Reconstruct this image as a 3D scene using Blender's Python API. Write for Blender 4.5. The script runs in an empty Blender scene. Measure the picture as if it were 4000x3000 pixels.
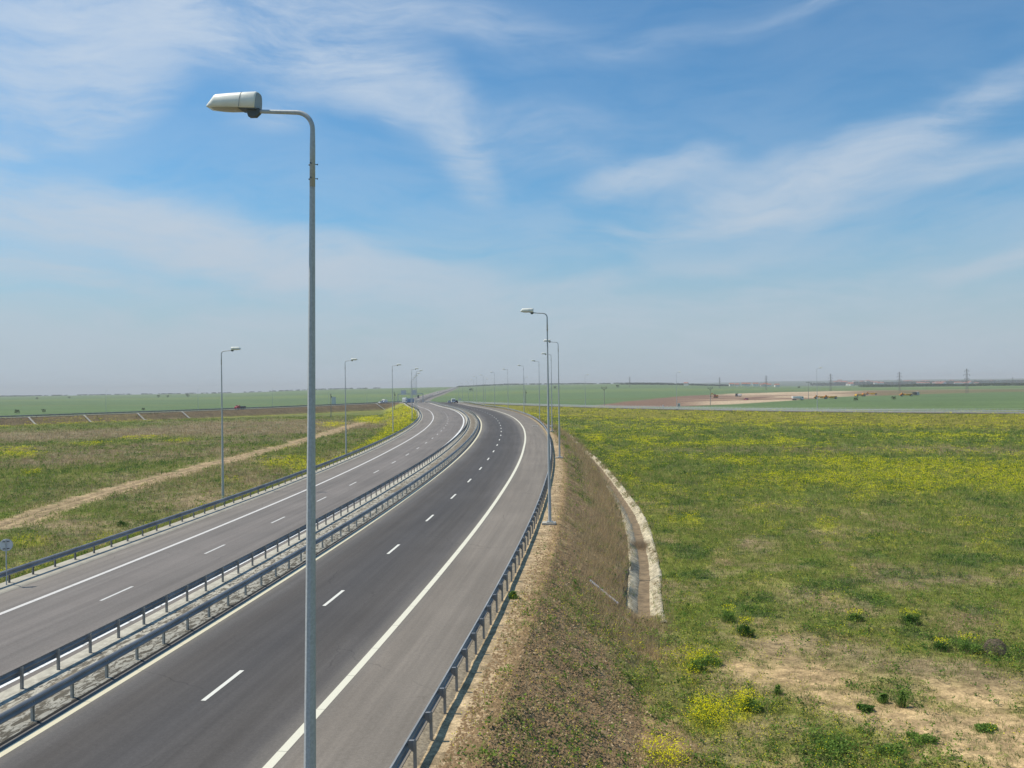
import bpy, bmesh, math, random
import numpy as np
from mathutils import Vector, Matrix

# ------------------------------------------------------------------ camera
scene = bpy.context.scene
COL = scene.collection
CAM_H = 9.8
FPX, Y0, ROLL = 3500.0, 1511.8, math.radians(0.75)      # focal length, horizon row and roll measured on a 4000x3000 frame
cam_d = bpy.data.cameras.new("camera")
cam_d.sensor_width = 36.0
cam_d.lens = FPX / 4000.0 * 36.0
cam_d.clip_start = 0.1
cam_d.clip_end = 60000.0
cam = bpy.data.objects.new("camera", cam_d)
COL.objects.link(cam)
cam.matrix_world = (Matrix.Translation((0, 0, CAM_H)) @ Matrix.Rotation(math.radians(90) + math.atan((Y0 - 1500) / FPX), 4, 'X')
                    @ Matrix.Rotation(-ROLL, 4, 'Z'))
scene.camera = cam

# ------------------------------------------------------------------ sun, sky, exposure
SUN_EL, SUN_AZ = math.radians(57.5), math.radians(-78.0)      # azimuth from +Y, clockwise
to_sun = Vector((math.sin(SUN_AZ) * math.cos(SUN_EL), math.cos(SUN_AZ) * math.cos(SUN_EL), math.sin(SUN_EL)))
sun_d = bpy.data.lights.new("sun", 'SUN')
sun_d.energy = 4.7
sun_d.angle = math.radians(0.5)
sun_d.color = (1.0, 0.93, 0.80)
sun = bpy.data.objects.new("sun", sun_d)
COL.objects.link(sun)
sun.rotation_euler = to_sun.to_track_quat('Z', 'Y').to_euler()

world = bpy.data.worlds.new("World")
scene.world = world
world.use_nodes = True
scene.view_settings.view_transform = 'Standard'
scene.view_settings.look = 'None'
scene.view_settings.exposure = 0.0
scene.view_settings.gamma = 1.0
scene.view_settings.use_curve_mapping = False
scene.render.engine = 'CYCLES'
scene.cycles.max_bounces = 6
scene.cycles.volume_bounces = 0


class NT:
    """tiny helper around a node tree"""
    def __init__(s, t):
        s.t = t; s.n = t.nodes; s.l = t.links

    def node(s, typ, **kw):
        n = s.n.new(typ)
        for k, v in kw.items():
            setattr(n, k, v)
        return n

    def put(s, sock, v):
        if isinstance(v, (int, float)):
            sock.default_value = v
        elif isinstance(v, (tuple, list)):
            v = tuple(v)
            if len(sock.default_value) == 4 and len(v) == 3:
                v = v + (1,)
            sock.default_value = v
        else:
            s.l.new(v, sock)

    def math(s, op, a, b=None, c=None, clamp=False):
        n = s.node('ShaderNodeMath', operation=op)
        n.use_clamp = clamp
        s.put(n.inputs[0], a)
        if b is not None: s.put(n.inputs[1], b)
        if c is not None: s.put(n.inputs[2], c)
        return n.outputs[0]

    def noise(s, vec, scale, detail=4, rough=0.55, dist=0.0):
        n = s.node('ShaderNodeTexNoise')
        if vec is not None: s.l.new(vec, n.inputs['Vector'])
        n.inputs['Scale'].default_value = scale
        n.inputs['Detail'].default_value = detail
        n.inputs['Roughness'].default_value = rough
        n.inputs['Distortion'].default_value = dist
        return n.outputs['Fac']

    def ramp(s, fac, a, b, lo=0.0, hi=1.0, smooth=True):
        n = s.node('ShaderNodeMapRange')
        n.interpolation_type = 'SMOOTHSTEP' if smooth else 'LINEAR'
        s.put(n.inputs[0], fac)
        for i, v in enumerate((a, b, lo, hi)): s.put(n.inputs[i + 1], v)
        return n.outputs[0]

    def mix(s, fac, a, b, blend='MIX'):
        n = s.node('ShaderNodeMix', data_type='RGBA', blend_type=blend)
        s.put(n.inputs[0], fac); s.put(n.inputs[6], a); s.put(n.inputs[7], b)
        return n.outputs[2]

    def mapping(s, vec, loc=(0, 0, 0), rot=(0, 0, 0), scale=(1, 1, 1), typ='POINT'):
        n = s.node('ShaderNodeMapping', vector_type=typ)
        s.l.new(vec, n.inputs[0])
        n.inputs[1].default_value = loc; n.inputs[2].default_value = rot; n.inputs[3].default_value = scale
        return n.outputs[0]


def build_world():
    w = NT(world.node_tree)
    for n in list(w.n): w.n.remove(n)
    out = w.node('ShaderNodeOutputWorld'); bg = w.node('ShaderNodeBackground')
    sky = w.node('ShaderNodeTexSky')
    sky.sky_type = 'NISHITA'; sky.sun_disc = False
    sky.sun_elevation = SUN_EL; sky.sun_rotation = SUN_AZ
    sky.air_density = 1.15; sky.dust_density = 0.6; sky.ozone_density = 3.0
    tc = w.node('ShaderNodeTexCoord')
    sp = w.node('ShaderNodeSeparateXYZ'); w.l.new(tc.outputs['Generated'], sp.inputs[0])
    az = w.math('ARCTAN2', sp.outputs[0], sp.outputs[1])
    el = w.math('ARCSINE', sp.outputs[2])
    cb = w.node('ShaderNodeCombineXYZ'); w.l.new(az, cb.inputs[0]); w.l.new(el, cb.inputs[1])
    # warped sky coordinates for the wisps
    ae = cb.outputs[0]
    nz = w.node('ShaderNodeTexNoise'); nz.inputs['Scale'].default_value = 3.2; nz.inputs['Detail'].default_value = 3
    w.l.new(ae, nz.inputs['Vector'])
    sub = w.node('ShaderNodeVectorMath', operation='MULTIPLY_ADD'); w.l.new(nz.outputs['Color'], sub.inputs[0])
    sub.inputs[1].default_value = (0.16, 0.11, 0); sub.inputs[2].default_value = (-0.08, -0.055, 0)
    ad = w.node('ShaderNodeVectorMath', operation='ADD'); w.l.new(ae, ad.inputs[0]); w.l.new(sub.outputs[0], ad.inputs[1])
    warped = ad.outputs[0]
    # px = column, py = row on the 4000x3000 frame of the directions where banks of cirrus stand
    banks = [  # x, y, rx, ry, rotation deg, strength
        (150, 330, 620, 220, 18, 1.15), (450, 60, 1100, 200, 0, 0.95), (420, 470, 300, 120, 20, 0.7), (1150, 320, 520, 150, -14, 0.85), (1550, 400, 420, 170, -30, 0.80),
        (1800, 620, 230, 120, -52, 0.75), (900, 210, 700, 120, -4, 0.55), (1500, 130, 900, 120, -6, 0.45), (60, 600, 500, 60, 24, 0.5), (1100, 530, 170, 60, 0, .45),
        (250, 830, 760, 140, -6, 1.25), (120, 1040, 460, 55, -5, 1.2), (950, 960, 660, 140, -16, 1.3), (1400, 1060, 620, 110, -6, 1.15), (700, 880, 500, 70, -4, 0.6),
        (2550, 700, 360, 70, 8, 0.85), (3050, 730, 560, 110, 12, 0.85), (3450, 640, 520, 110, 24, 0.70), (2800, 850, 440, 38, 4, 0.85), (3700, 700, 520, 60, 10, 0.65), (3850, 400, 260, 60, 24, 0.5),
        (3980, 1040, 300, 50, 4, 0.7), (2350, 1090, 700, 60, 8, 0.5), (3000, 1150, 900, 70, 2, 0.45), (2100, 560, 500, 120, -10, 0.35), (2600, 250, 700, 60, 6, .22), (3300, 60, 300, 40, 12, .3),
        (400, 1250, 1200, 120, 0, 0.45), (2200, 1280, 1400, 100, 0, 0.35),
    ]
    tot = None
    for (x, y, rx, ry, rot, st) in banks:
        a = math.atan((x - 2000) / FPX)
        e = (Y0 - (x - 2000) * math.tan(ROLL) - y) / FPX * math.cos(a)
        m = w.mapping(warped, (a, e, 0), (0, 0, math.radians(rot)), (rx / FPX, ry / FPX, 1), 'TEXTURE')
        ln = w.node('ShaderNodeVectorMath', operation='LENGTH'); w.l.new(m, ln.inputs[0])
        g = w.ramp(ln.outputs['Value'], 1.3, 0.0, 0.0, st)
        tot = g if tot is None else w.math('ADD', tot, g)
    streak_v = w.mapping(warped, (0, 0, 0), (0, 0, math.radians(-8)), (2.2, 9.5, 1))
    st1 = w.noise(streak_v, 1.6, 7, 0.62, 0.5)
    st2 = w.noise(w.mapping(warped, (3, 1, 0), (0, 0, math.radians(22)), (3, 11, 1)), 2.4, 6, 0.6, 0.6)
    fine = w.noise(w.mapping(warped, (1, 5, 0), (0, 0, math.radians(-20)), (5, 24, 1)), 3.0, 6, 0.65, 0.4)
    brk = w.math('ADD', w.math('MULTIPLY', st1, 0.62), w.math('MULTIPLY', st2, 0.38))
    body = w.ramp(brk, 0.28, 0.68, 0.12, 1.35)
    fine = w.ramp(fine, 0.25, 0.75, 0.60, 1.25)
    cov = w.math('MULTIPLY', w.math('MULTIPLY', tot, body), fine)
    # thin veil that thickens towards the horizon
    veil = w.math('MULTIPLY', w.ramp(el, 0.34, 0.02, 0.15, 1.0), w.ramp(brk, 0.36, 0.62, 0.04, 0.55))
    cov = w.math('ADD', cov, veil)
    cov = w.math('MULTIPLY', w.math('SUBTRACT', 1.0, w.math('EXPONENT', w.math('MULTIPLY', cov, -1.25))), 0.92)
    clear = w.mix(1.0, sky.outputs[0], (0.58, 1.02, 1.22), 'MULTIPLY')
    low = w.ramp(el, 0.21, 0.0, 0.0, 0.93)
    clear = w.mix(low, clear, (4.4, 5.2, 6.0))
    cloud = w.mix(w.ramp(el, 0.02, 0.38, 0.0, 1.0), (5.0, 5.75, 6.6), (6.0, 6.9, 8.0))
    col = w.mix(cov, clear, cloud)
    w.l.new(col, bg.inputs[0]); bg.inputs[1].default_value = 0.10
    w.l.new(bg.outputs[0], out.inputs[0])


build_world()

# ------------------------------------------------------------------ helpers
rng = np.random.default_rng(7)
random.seed(7)


def material(name, color=(0.5, 0.5, 0.5), rough=0.7, metal=0.0, var=0.12, vscale=6.0, bump=0.0, bscale=40.0, spec=0.4):
    m = bpy.data.materials.new(name); m.use_nodes = True
    t = NT(m.node_tree); b = t.n['Principled BSDF']
    b.inputs['Roughness'].default_value = rough; b.inputs['Metallic'].default_value = metal
    b.inputs['Specular IOR Level'].default_value = spec
    tc = t.node('ShaderNodeTexCoord')
    n = t.noise(tc.outputs['Object'], vscale, 5, 0.6)
    dark = tuple(c * (1 - var) for c in color); lite = tuple(min(1, c * (1 + var)) for c in color)
    c = t.mix(t.ramp(n, 0.3, 0.7), dark, lite)
    t.l.new(c, b.inputs['Base Color'])
    if bump:
        bn = t.node('ShaderNodeBump'); bn.inputs['Strength'].default_value = bump; bn.inputs['Distance'].default_value = 0.02
        t.l.new(t.noise(tc.outputs['Object'], bscale, 4, 0.6), bn.inputs['Height']); t.l.new(bn.outputs[0], b.inputs['Normal'])
    return m


M = dict(
    post_lit=material('post_sunlit', (0.50, 0.47, 0.40), 0.7, 0.0, 0.12, 5.0),  # near median posts: their sunlit look is put into a paler colour
    galv=material('galvanised_steel', (0.46, 0.475, 0.475), 0.55, 0.1, 0.11, 22.0, 0.05, 60),
    rail=material('rail_steel', (0.25, 0.255, 0.26), 0.5, 0.2, 0.28, 0.55),
    post=material('post_steel', (0.30, 0.295, 0.28), 0.55, 0.35, 0.15, 5.0),
    cream=material('lamp_shell', (0.86, 0.84, 0.74), 0.45, 0, 0.05, 5.0),
    capgrey=material('lamp_cap', (0.33, 0.36, 0.38), 0.5, 0, 0.08, 5.0),
    darkgrey=material('dark_casting', (0.10, 0.12, 0.14), 0.55, 0.2, 0.1, 8.0),
    glass=material('lamp_glass', (0.42, 0.40, 0.33), 0.25, 0, 0.05, 5.0),
    concrete=material('cast_concrete', (0.42, 0.40, 0.35), 0.85, 0, 0.15, 3.0, 0.3, 30),
    concrete_pole=material('pole_concrete', (0.40, 0.36, 0.31), 0.85, 0, 0.12, 2.0),
    signback=material('sign_back', (0.66, 0.66, 0.64), 0.6, 0.0, 0.06, 4.0),
    white=material('white_paint', (0.78, 0.78, 0.76), 0.4, 0, 0.05, 3.0),
    silver=material('silver_paint', (0.52, 0.56, 0.62), 0.3, 0.4, 0.05, 3.0),
    navy=material('navy_paint', (0.03, 0.04, 0.09), 0.3, 0.1, 0.05, 3.0),
    black=material('black_rubber', (0.02, 0.02, 0.022), 0.8, 0, 0.1, 9.0),
    window=material('tinted_glass', (0.03, 0.04, 0.05), 0.1, 0, 0.05, 3.0, spec=0.6),
    red=material('red_paint', (0.34, 0.03, 0.05), 0.4, 0, 0.08, 3.0),
    blue=material('blue_tarpaulin', (0.20, 0.30, 0.46), 0.6, 0, 0.08, 2.0),
    orange=material('machine_orange', (0.62, 0.24, 0.03), 0.5, 0, 0.1, 2.0),
    yellow=material('machine_yellow', (0.70, 0.38, 0.03), 0.5, 0, 0.1, 2.0),
    steel_dark=material('dark_steel', (0.09, 0.09, 0.09), 0.6, 0.3, 0.1, 3.0),
    wall=material('house_wall', (0.74, 0.70, 0.62), 0.85, 0, 0.06, 0.6),
    roof=material('roof_tile', (0.36, 0.12, 0.07), 0.8, 0, 0.12, 0.8),
    pylon=material('pylon_steel', (0.22, 0.20, 0.19), 0.6, 0.2, 0.1, 1.0),
    pipe=material('plastic_pipe', (0.55, 0.53, 0.58), 0.5, 0, 0.15, 3.0),
    taillight=material('tail_light', (0.5, 0.02, 0.02), 0.3, 0, 0.02, 3.0),
    headlight=material('head_lamp_glass', (0.8, 0.8, 0.78), 0.15, 0, 0.02, 3.0),
    twig=material('dry_twigs', (0.24, 0.18, 0.13), 0.9, 0, 0.25, 3.0),
    wood=material('dark_wood', (0.10, 0.07, 0.05), 0.9, 0, 0.2, 2.0),
)


class MB:
    """collects verts and faces, builds ONE mesh object"""
    def __init__(s): s.v = []; s.f = []

    def add(s, vs, fs):
        o = len(s.v); s.v += [tuple(p) for p in vs]; s.f += [tuple(i + o for i in f) for f in fs]; return s

    def box(s, c, size, rot=None, taper=1.0):
        hx, hy, hz = size[0] / 2, size[1] / 2, size[2] / 2
        vs = [Vector((x * hx * (taper if z > 0 else 1), y * hy * (taper if z > 0 else 1), z * hz)) for z in (-1, 1) for y in (-1, 1) for x in (-1, 1)]
        if rot is not None: vs = [rot @ v for v in vs]
        vs = [v + Vector(c) for v in vs]
        return s.add(vs, [(0, 2, 3, 1), (4, 5, 7, 6), (0, 1, 5, 4), (2, 6, 7, 3), (0, 4, 6, 2), (1, 3, 7, 5)])

    def tube(s, pts, rad, n=12, cap=True):
        pts = [Vector(p) for p in pts]
        if not isinstance(rad, (list, tuple)): rad = [rad] * len(pts)
        rings = []; up = None
        for i, p in enumerate(pts):
            d = (pts[min(i + 1, len(pts) - 1)] - pts[max(i - 1, 0)]).normalized()
            if up is None:
                up = Vector((1, 0, 0)) if abs(d.x) < 0.8 else Vector((0, 1, 0))
            a = (up - d * up.dot(d)).normalized(); up = a; b = d.cross(a)
            rings.append([p + (a * math.cos(2 * math.pi * k / n) + b * math.sin(2 * math.pi * k / n)) * rad[i] for k in range(n)])
        vs = [v for r in rings for v in r]; fs = []
        for i in range(len(rings) - 1):
            for k in range(n):
                k2 = (k + 1) % n
                fs.append((i * n + k, i * n + k2, (i + 1) * n + k2, (i + 1) * n + k))
        if cap:
            fs.append(tuple(range(n - 1, -1, -1))); fs.append(tuple((len(rings) - 1) * n + k for k in range(n)))
        return s.add(vs, fs)

    def loft(s, secs, cap=True):
        n = len(secs[0]); vs = [v for r in secs for v in r]; fs = []
        for i in range(len(secs) - 1):
            for k in range(n):
                k2 = (k + 1) % n
                fs.append((i * n + k, i * n + k2, (i + 1) * n + k2, (i + 1) * n + k))
        if cap:
            fs.append(tuple(range(n - 1, -1, -1))); fs.append(tuple((len(secs) - 1) * n + k for k in range(n)))
        return s.add(vs, fs)

    def prism(s, prof, x0, x1):
        """side profile (y,z) extruded from x0 to x1"""
        return s.loft([[(x0, y, z) for y, z in prof], [(x1, y, z) for y, z in prof]])

    def build(s, name, mat, parent=None, bevel=0.0, smooth=False):
        me = bpy.data.meshes.new(name); me.from_pydata(s.v, [], s.f); me.validate()
        bm = bmesh.new(); bm.from_mesh(me)
        bmesh.ops.recalc_face_normals(bm, faces=bm.faces)
        if bevel:
            bmesh.ops.bevel(bm, geom=list(bm.edges), offset=bevel, segments=2, affect='EDGES', clamp_overlap=True)
        bm.to_mesh(me); bm.free()
        if smooth:
            me.shade_smooth()
        me.materials.append(mat)
        o = bpy.data.objects.new(name, me); COL.objects.link(o)
        if parent: o.parent = parent
        return o


def fast_mesh(name, verts, faces, mat, parent=None, color=None, smooth=False, uv=None):
    """numpy mesh; faces all the same length"""
    me = bpy.data.meshes.new(name)
    verts = np.asarray(verts, np.float32); faces = np.asarray(faces, np.int32)
    k = faces.shape[1]
    me.vertices.add(len(verts)); me.vertices.foreach_set('co', verts.ravel())
    me.loops.add(faces.size); me.loops.foreach_set('vertex_index', faces.ravel())
    me.polygons.add(len(faces)); me.polygons.foreach_set('loop_start', np.arange(0, faces.size, k, dtype=np.int32))
    me.update(calc_edges=True)
    if color is not None:
        a = me.color_attributes.new('Col', 'FLOAT_COLOR', 'POINT')
        c = np.ones((len(verts), 4), np.float32); c[:, :3] = color
        a.data.foreach_set('color', c.ravel())
    if uv is not None:
        u = me.uv_layers.new(name='UVMap'); uv = np.asarray(uv, np.float32)
        u.data.foreach_set('uv', uv[faces.ravel()].ravel())
    if smooth: me.shade_smooth()
    me.materials.append(mat)
    o = bpy.data.objects.new(name, me); COL.objects.link(o)
    if parent: o.parent = parent
    return o


def tag(o, label=None, cat=None, group=None, kind=None):
    if label: o['label'] = label
    if cat: o['category'] = cat
    if group: o['group'] = group
    if kind: o['kind'] = kind
    return o


def empty(name, loc=(0, 0, 0), rz=0.0):
    o = bpy.data.objects.new(name, None); COL.objects.link(o)
    o.location = loc; o.rotation_euler = (0, 0, rz); o.empty_display_size = 0.3
    return o


def copy_tree(o, parent=None):
    c = o.copy(); COL.objects.link(c)
    if parent: c.parent = parent
    for ch in KIDS.get(o.name, []):
        copy_tree_child(ch, c)
    return c


def copy_tree_child(ch, par):
    c = ch.copy(); COL.objects.link(c); c.parent = par
    for g in KIDS.get(ch.name, []):
        copy_tree_child(g, c)


KIDS = {}


def register(root):
    """remember the children of a prototype so it can be copied"""
    def rec(o):
        KIDS[o.name] = [c for c in ALL_CHILDREN(o)]
        for c in KIDS[o.name]: rec(c)
    rec(root)
    return root


def ALL_CHILDREN(o):
    return [c for c in bpy.data.objects if c.parent is o or c.parent == o]


# ------------------------------------------------------------------ noise for scattering and ground colour
_tab = np.random.default_rng(3).random((256, 256))


def vnoise(x, y):
    xi = np.floor(x).astype(int); yi = np.floor(y).astype(int); fx = x - xi; fy = y - yi
    fx = fx * fx * (3 - 2 * fx); fy = fy * fy * (3 - 2 * fy)
    g = lambda a, b: _tab[a % 256, b % 256]
    return (g(xi, yi) * (1 - fx) + g(xi + 1, yi) * fx) * (1 - fy) + (g(xi, yi + 1) * (1 - fx) + g(xi + 1, yi + 1) * fx) * fy


def fbm(x, y, s, o=4, seed=0):
    """s = size in metres of the largest feature; 0..1"""
    t = 0; a = 1; n = 0
    for k in range(o):
        t = t + a * vnoise(x / s * 2 ** k + 17.3 * (k + seed), y / s * 2 ** k + 9.1 * (k + 2 * seed)); n += a; a *= 0.55
    return t / n


def sstep(a, b, x):
    t = np.clip((x - a) / (b - a), 0, 1); return t * t * (3 - 2 * t)


# ------------------------------------------------------------------ alignment of the motorway: x as a function of y
PC = [2.1611434820827414e-07, -0.0005281030747252703, 0.15217143745854833, -13.838303405241914]
FARK = np.array([(370, 0), (500, -37.3), (650, -58.5), (850, -85), (1042, -106), (1250, -120), (1510, -128), (2000, -148), (2850, -186), (3900, -236)], float)
FARK[0, 1] = np.polyval(PC, 370)
_m = np.gradient(FARK[:, 1], FARK[:, 0]); _m[0] = np.polyval(np.polyder(PC), 370)


def xref(y):
    y = np.asarray(y, float)
    a = np.polyval(PC, 25) + (y - 25) * np.polyval(np.polyder(PC), 25)
    b = np.polyval(PC, y)
    i = np.clip(np.searchsorted(FARK[:, 0], y) - 1, 0, len(FARK) - 2)
    h = FARK[i + 1, 0] - FARK[i, 0]; t = (y - FARK[i, 0]) / h
    c = ((2 * t ** 3 - 3 * t ** 2 + 1) * FARK[i, 1] + (t ** 3 - 2 * t ** 2 + t) * h * _m[i] + (-2 * t ** 3 + 3 * t ** 2) * FARK[i + 1, 1] + (t ** 3 - t ** 2) * h * _m[i + 1])
    return np.where(y < 25, a, np.where(y < 370, b, c))


_yy = np.concatenate([np.arange(-120, 700, 1.0), np.arange(700, 3900, 8.0)])
_xx = xref(_yy)
_arc = np.r_[0, np.cumsum(np.hypot(np.diff(_xx), np.diff(_yy)))]
_arc -= np.interp(31.12, _yy, _arc)
_th = np.arctan2(np.gradient(_xx), np.gradient(_yy))       # heading from +Y
ZC = [1.04258, -.00444614, -.0588791, .00357]
_sk = np.array([-150, 0] + list(range(20, 361, 20)) + [420, 480, 560, 700, 1010, 1220, 1480, 1970, 2820, 3870], float)
_zk = np.array([-1.56, 0] + [ZC[0] * s / 100 + ZC[1] * (s / 100) ** 2 + ZC[2] * (s / 100) ** 3 + ZC[3] * (s / 100) ** 4 for s in range(20, 361, 20)]
               + [1.62, 1.5, 0.4, -3.2, -6.4, -5.2, -2.5, 1.3, 5.6, 12.5], float)


def zroad(s): return np.interp(s, _sk, _zk)


def road_pt(s, off, dz=0.0):
    """world points of arc length s and signed offset (right positive)"""
    s = np.asarray(s, float); off = np.asarray(off, float)
    y = np.interp(s, _arc, _yy); x = np.interp(s, _arc, _xx); th = np.interp(s, _arc, _th)
    return np.stack([x + off * np.cos(th), y - off * np.sin(th), zroad(s) + dz + 0 * off], -1)


def heading(s): return float(np.interp(s, _arc, _th))


def so_of(x, y):
    y0 = y.copy()
    for _ in range(3):
        th = np.interp(y0, _yy, _th)
        off = (x - xref(y0)) * np.cos(th) - (y - y0) * np.sin(th)
        y0 = y + off * np.sin(th)
    return np.interp(y0, _yy, _arc), off


SK = np.array([-150, 0, 50, 100, 150, 200, 250, 310, 400, 4000], float)
OFF = dict(
    R=[4.0, 4.0, 3.95, 4.1, 4.55, 4.85, 4.8, 4.85, 5.1, 5.1],
    PE=[7.45, 7.45, 7.45, 7.55, 8.05, 8.7, 8.9, 9.1, 9.3, 9.3],
    G=[7.84, 7.84, 7.9, 8.15, 8.8, 9.45, 9.5, 9.8, 10, 10],
    L2=[-3.66, -3.68, -3.92, -3.98, -4.08, -4.26, -4.4, -4.5, -4.8, -4.8],
    M1=[-4.3, -4.3, -4.4, -4.62, -4.8, -5.0, -5.2, -5.4, -5.7, -5.7],
    M2=[-6.5, -6.52, -6.85, -6.95, -7.1, -7.35, -7.6, -7.8, -8.1, -8.1],
    L3=[-7.45, -7.5, -7.85, -7.95, -8.1, -8.35, -8.65, -8.9, -9.2, -9.2],
    L4=[-10.75, -10.75, -11.15, -11.5, -11.82, -12.35, -13.1, -13.7, -14.2, -14.2],
    L5=[-13.9, -13.95, -14.4, -15.1, -15.6, -16.25, -17.1, -17.6, -18.2, -18.2],
    L6=[-16.5, -16.5, -17.05, -17.55, -18.3, -19.1, -20.2, -20.9, -21.6, -21.6],
    GL=[-17.42, -17.45, -17.75, -18.25, -18.95, -19.9, -21.0, -21.8, -22.5, -22.5],
)


def off(name, s): return np.interp(s, SK, OFF[name])


S_NEAR = -75.0
SS = np.concatenate([np.arange(S_NEAR, 430, 2.0), np.arange(430, 760, 8.0), np.arange(760, 3860, 40.0)])


def ribbon(name, lines, mat, ss=SS, kind='structure', parent=None):
    """lines: list of (offset array or fn, dz); strip surface between them with uv = (offset, s)"""
    V = []; U = []
    for (o, dz) in lines:
        oo = o(ss) if callable(o) else np.full(len(ss), o)
        V.append(road_pt(ss, oo, dz)); U.append(np.stack([oo, ss], -1))
    n = len(ss); V = np.concatenate(V); U = np.concatenate(U)
    F = []
    for k in range(len(lines) - 1):
        i = np.arange(n - 1)
        F.append(np.stack([k * n + i, (k + 1) * n + i, (k + 1) * n + i + 1, k * n + i + 1], -1))
    o = fast_mesh(name, V, np.concatenate(F), mat, parent, uv=U)
    if kind: o['kind'] = kind
    return o


def fo(name, d=0.0): return lambda s: off(name, s) + d


# ------------------------------------------------------------------ back-projection used once to read positions off the survey photo
def ground_at(px, py, z):
    x = px - 2000; y = py - 1500
    c, s = math.cos(ROLL), math.sin(ROLL)
    xr = x * c - y * s; yy = x * s + y * c - (Y0 - 1500) * c
    d = FPX * (CAM_H - z) / yy
    return xr * d / FPX, d


def at_depth(px, d, py=None):
    """world x (and z) of an image point at depth d"""
    py = 1512 if py is None else py
    x = px - 2000; y = py - 1500
    c, s = math.cos(ROLL), math.sin(ROLL)
    xr = x * c - y * s; yy = x * s + y * c - (Y0 - 1500) * c
    return xr * d / FPX, CAM_H - yy * d / FPX


# ------------------------------------------------------------------ slip roads
def smooth_poly(P, step=4.0):
    P = np.asarray(P, float)
    t = np.r_[0, np.cumsum(np.hypot(*np.diff(P, axis=0)[:, :2].T))]
    tt = np.arange(0, t[-1], step)
    m = np.gradient(P, t, axis=0)
    i = np.clip(np.searchsorted(t, tt, side='right') - 1, 0, len(t) - 2)
    h = (t[i + 1] - t[i])[:, None]; u = ((tt - t[i]) / h[:, 0])[:, None]
    return (2 * u ** 3 - 3 * u ** 2 + 1) * P[i] + (u ** 3 - 2 * u ** 2 + u) * h * m[i] + (-2 * u ** 3 + 3 * u ** 2) * P[i + 1] + (u ** 3 - u ** 2) * h * m[i + 1]


# near guard rail line of each slip road (x, y, z)
RAMP_R = smooth_poly([(-33, 548, .5), (-12, 505, .2), (6, 470, 0), (27, 425, -.05), (52, 378, -.1), (78, 338, -.1), (108, 300, -.05), (146, 264, 0), (200, 228, 0), (280, 192, 0), (380, 165, 0)], 2.0)
RAMP_L = smooth_poly([(-68, 640, .3), (-74, 600, .3), (-96, 553, .1), (-124, 495, 0), (-151, 442, 0), (-178, 398, 0), (-204, 357, 0), (-240, 305, 0), (-290, 245, 0), (-360, 180, 0)], 2.0)


def poly_side(P, sgn, d):
    """offset a polyline sideways (sgn +1: to the right of its direction)"""
    T = np.gradient(P[:, :2], axis=0); T /= np.hypot(*T.T)[:, None]
    Q = P.copy(); Q[:, 0] += sgn * d * T[:, 1]; Q[:, 1] -= sgn * d * T[:, 0]
    return Q


RAMP_RC = poly_side(RAMP_R, -1, 5.0)     # beyond the rail, away from the camera
RAMP_LC = poly_side(RAMP_L, 1, 5.0)
if np.hypot(*RAMP_RC[200, :2]) < np.hypot(*RAMP_R[200, :2]): RAMP_RC = poly_side(RAMP_R, 1, 5.0)
if np.hypot(*RAMP_LC[200, :2]) < np.hypot(*RAMP_L[200, :2]): RAMP_LC = poly_side(RAMP_L, -1, 5.0)


def dist_poly(x, y, P, sub=3):
    """distance to a dense polyline and its z"""
    P = P[::sub]
    best = np.full(x.shape, 1e9); zz = np.zeros(x.shape)
    for a, b in zip(P[:-1], P[1:]):
        d = b - a; L2 = d[0] ** 2 + d[1] ** 2
        t = np.clip(((x - a[0]) * d[0] + (y - a[1]) * d[1]) / L2, 0, 1)
        q = np.hypot(x - a[0] - t * d[0], y - a[1] - t * d[1])
        m = q < best
        best = np.where(m, q, best); zz = np.where(m, a[2] + t * d[2], zz)
    return best, zz


# ------------------------------------------------------------------ terrain height
BASE = -3.1
DITCH_PX = [(2535, 2470), (2520, 2400), (2515, 2200), (2500, 2100), (2470, 2010), (2420, 1930), (2370, 1860), (2310, 1790), (2262, 1750), (2232, 1715), (2200, 1690)]
DITCH = smooth_poly([ground_at(px, py, -3.1) + (0.0,) for px, py in DITCH_PX], 1.0)
k_gap = int(np.argmin(np.abs(np.hypot(DITCH[:, 0], DITCH[:, 1]) - 74)))
TRACK = smooth_poly([ground_at(px, py, -3.1) + (0.0,) for px, py in [(-300, 2130), (0, 2061), (181, 1998), (452, 1917), (687, 1850), (850, 1808), (1085, 1750), (1208, 1715), (1330, 1676), (1430, 1648)]], 2.0)
# far relief: columns by bearing (tan), rows by distance
_FB = np.array([-0.75, -0.571, -0.343, -0.171, -0.06, 0.0, 0.114, 0.343, 0.571, 0.8])
_FD = np.array([0, 400, 700, 1040, 1500, 2500, 3800, 5500, 9000, 14000], float)
_FZ = np.array([
    [BASE, BASE, -3.4, -3.6, -3.3, -2.6, -2.2, -12, -60, -100],
    [BASE, BASE, -3.4, -3.6, -3.3, -2.6, -2.0, -12, -60, -100],
    [BASE, BASE, -4.0, -5.0, -4.0, -2.2, -1.0, -10, -60, -100],
    [BASE, BASE, -4.6, -6.6, -3.6, 3.2, 10.6, 8, -40, -100],
    [BASE, BASE, -4.6, -6.6, -2.8, 4.2, 13.5, 11, -40, -100],
    [BASE, BASE, -4.0, -4.6, 0.0, 9.0, 18.6, 16, -40, -100],
    [BASE, BASE, -3.4, -3.0, 1.0, 9.5, 17.5, 15, 20, -40],
    [BASE, BASE, -3.0, -2.3, -1.6, -1.8, -4.0, 0, 34, -20],
    [BASE, BASE, -2.8, -2.0, -1.4, -2.5, -5.0, 2, 30, -20],
    [BASE, BASE, -2.8, -2.0, -1.4, -2.5, -5.0, 2, 30, -20]])


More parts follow.
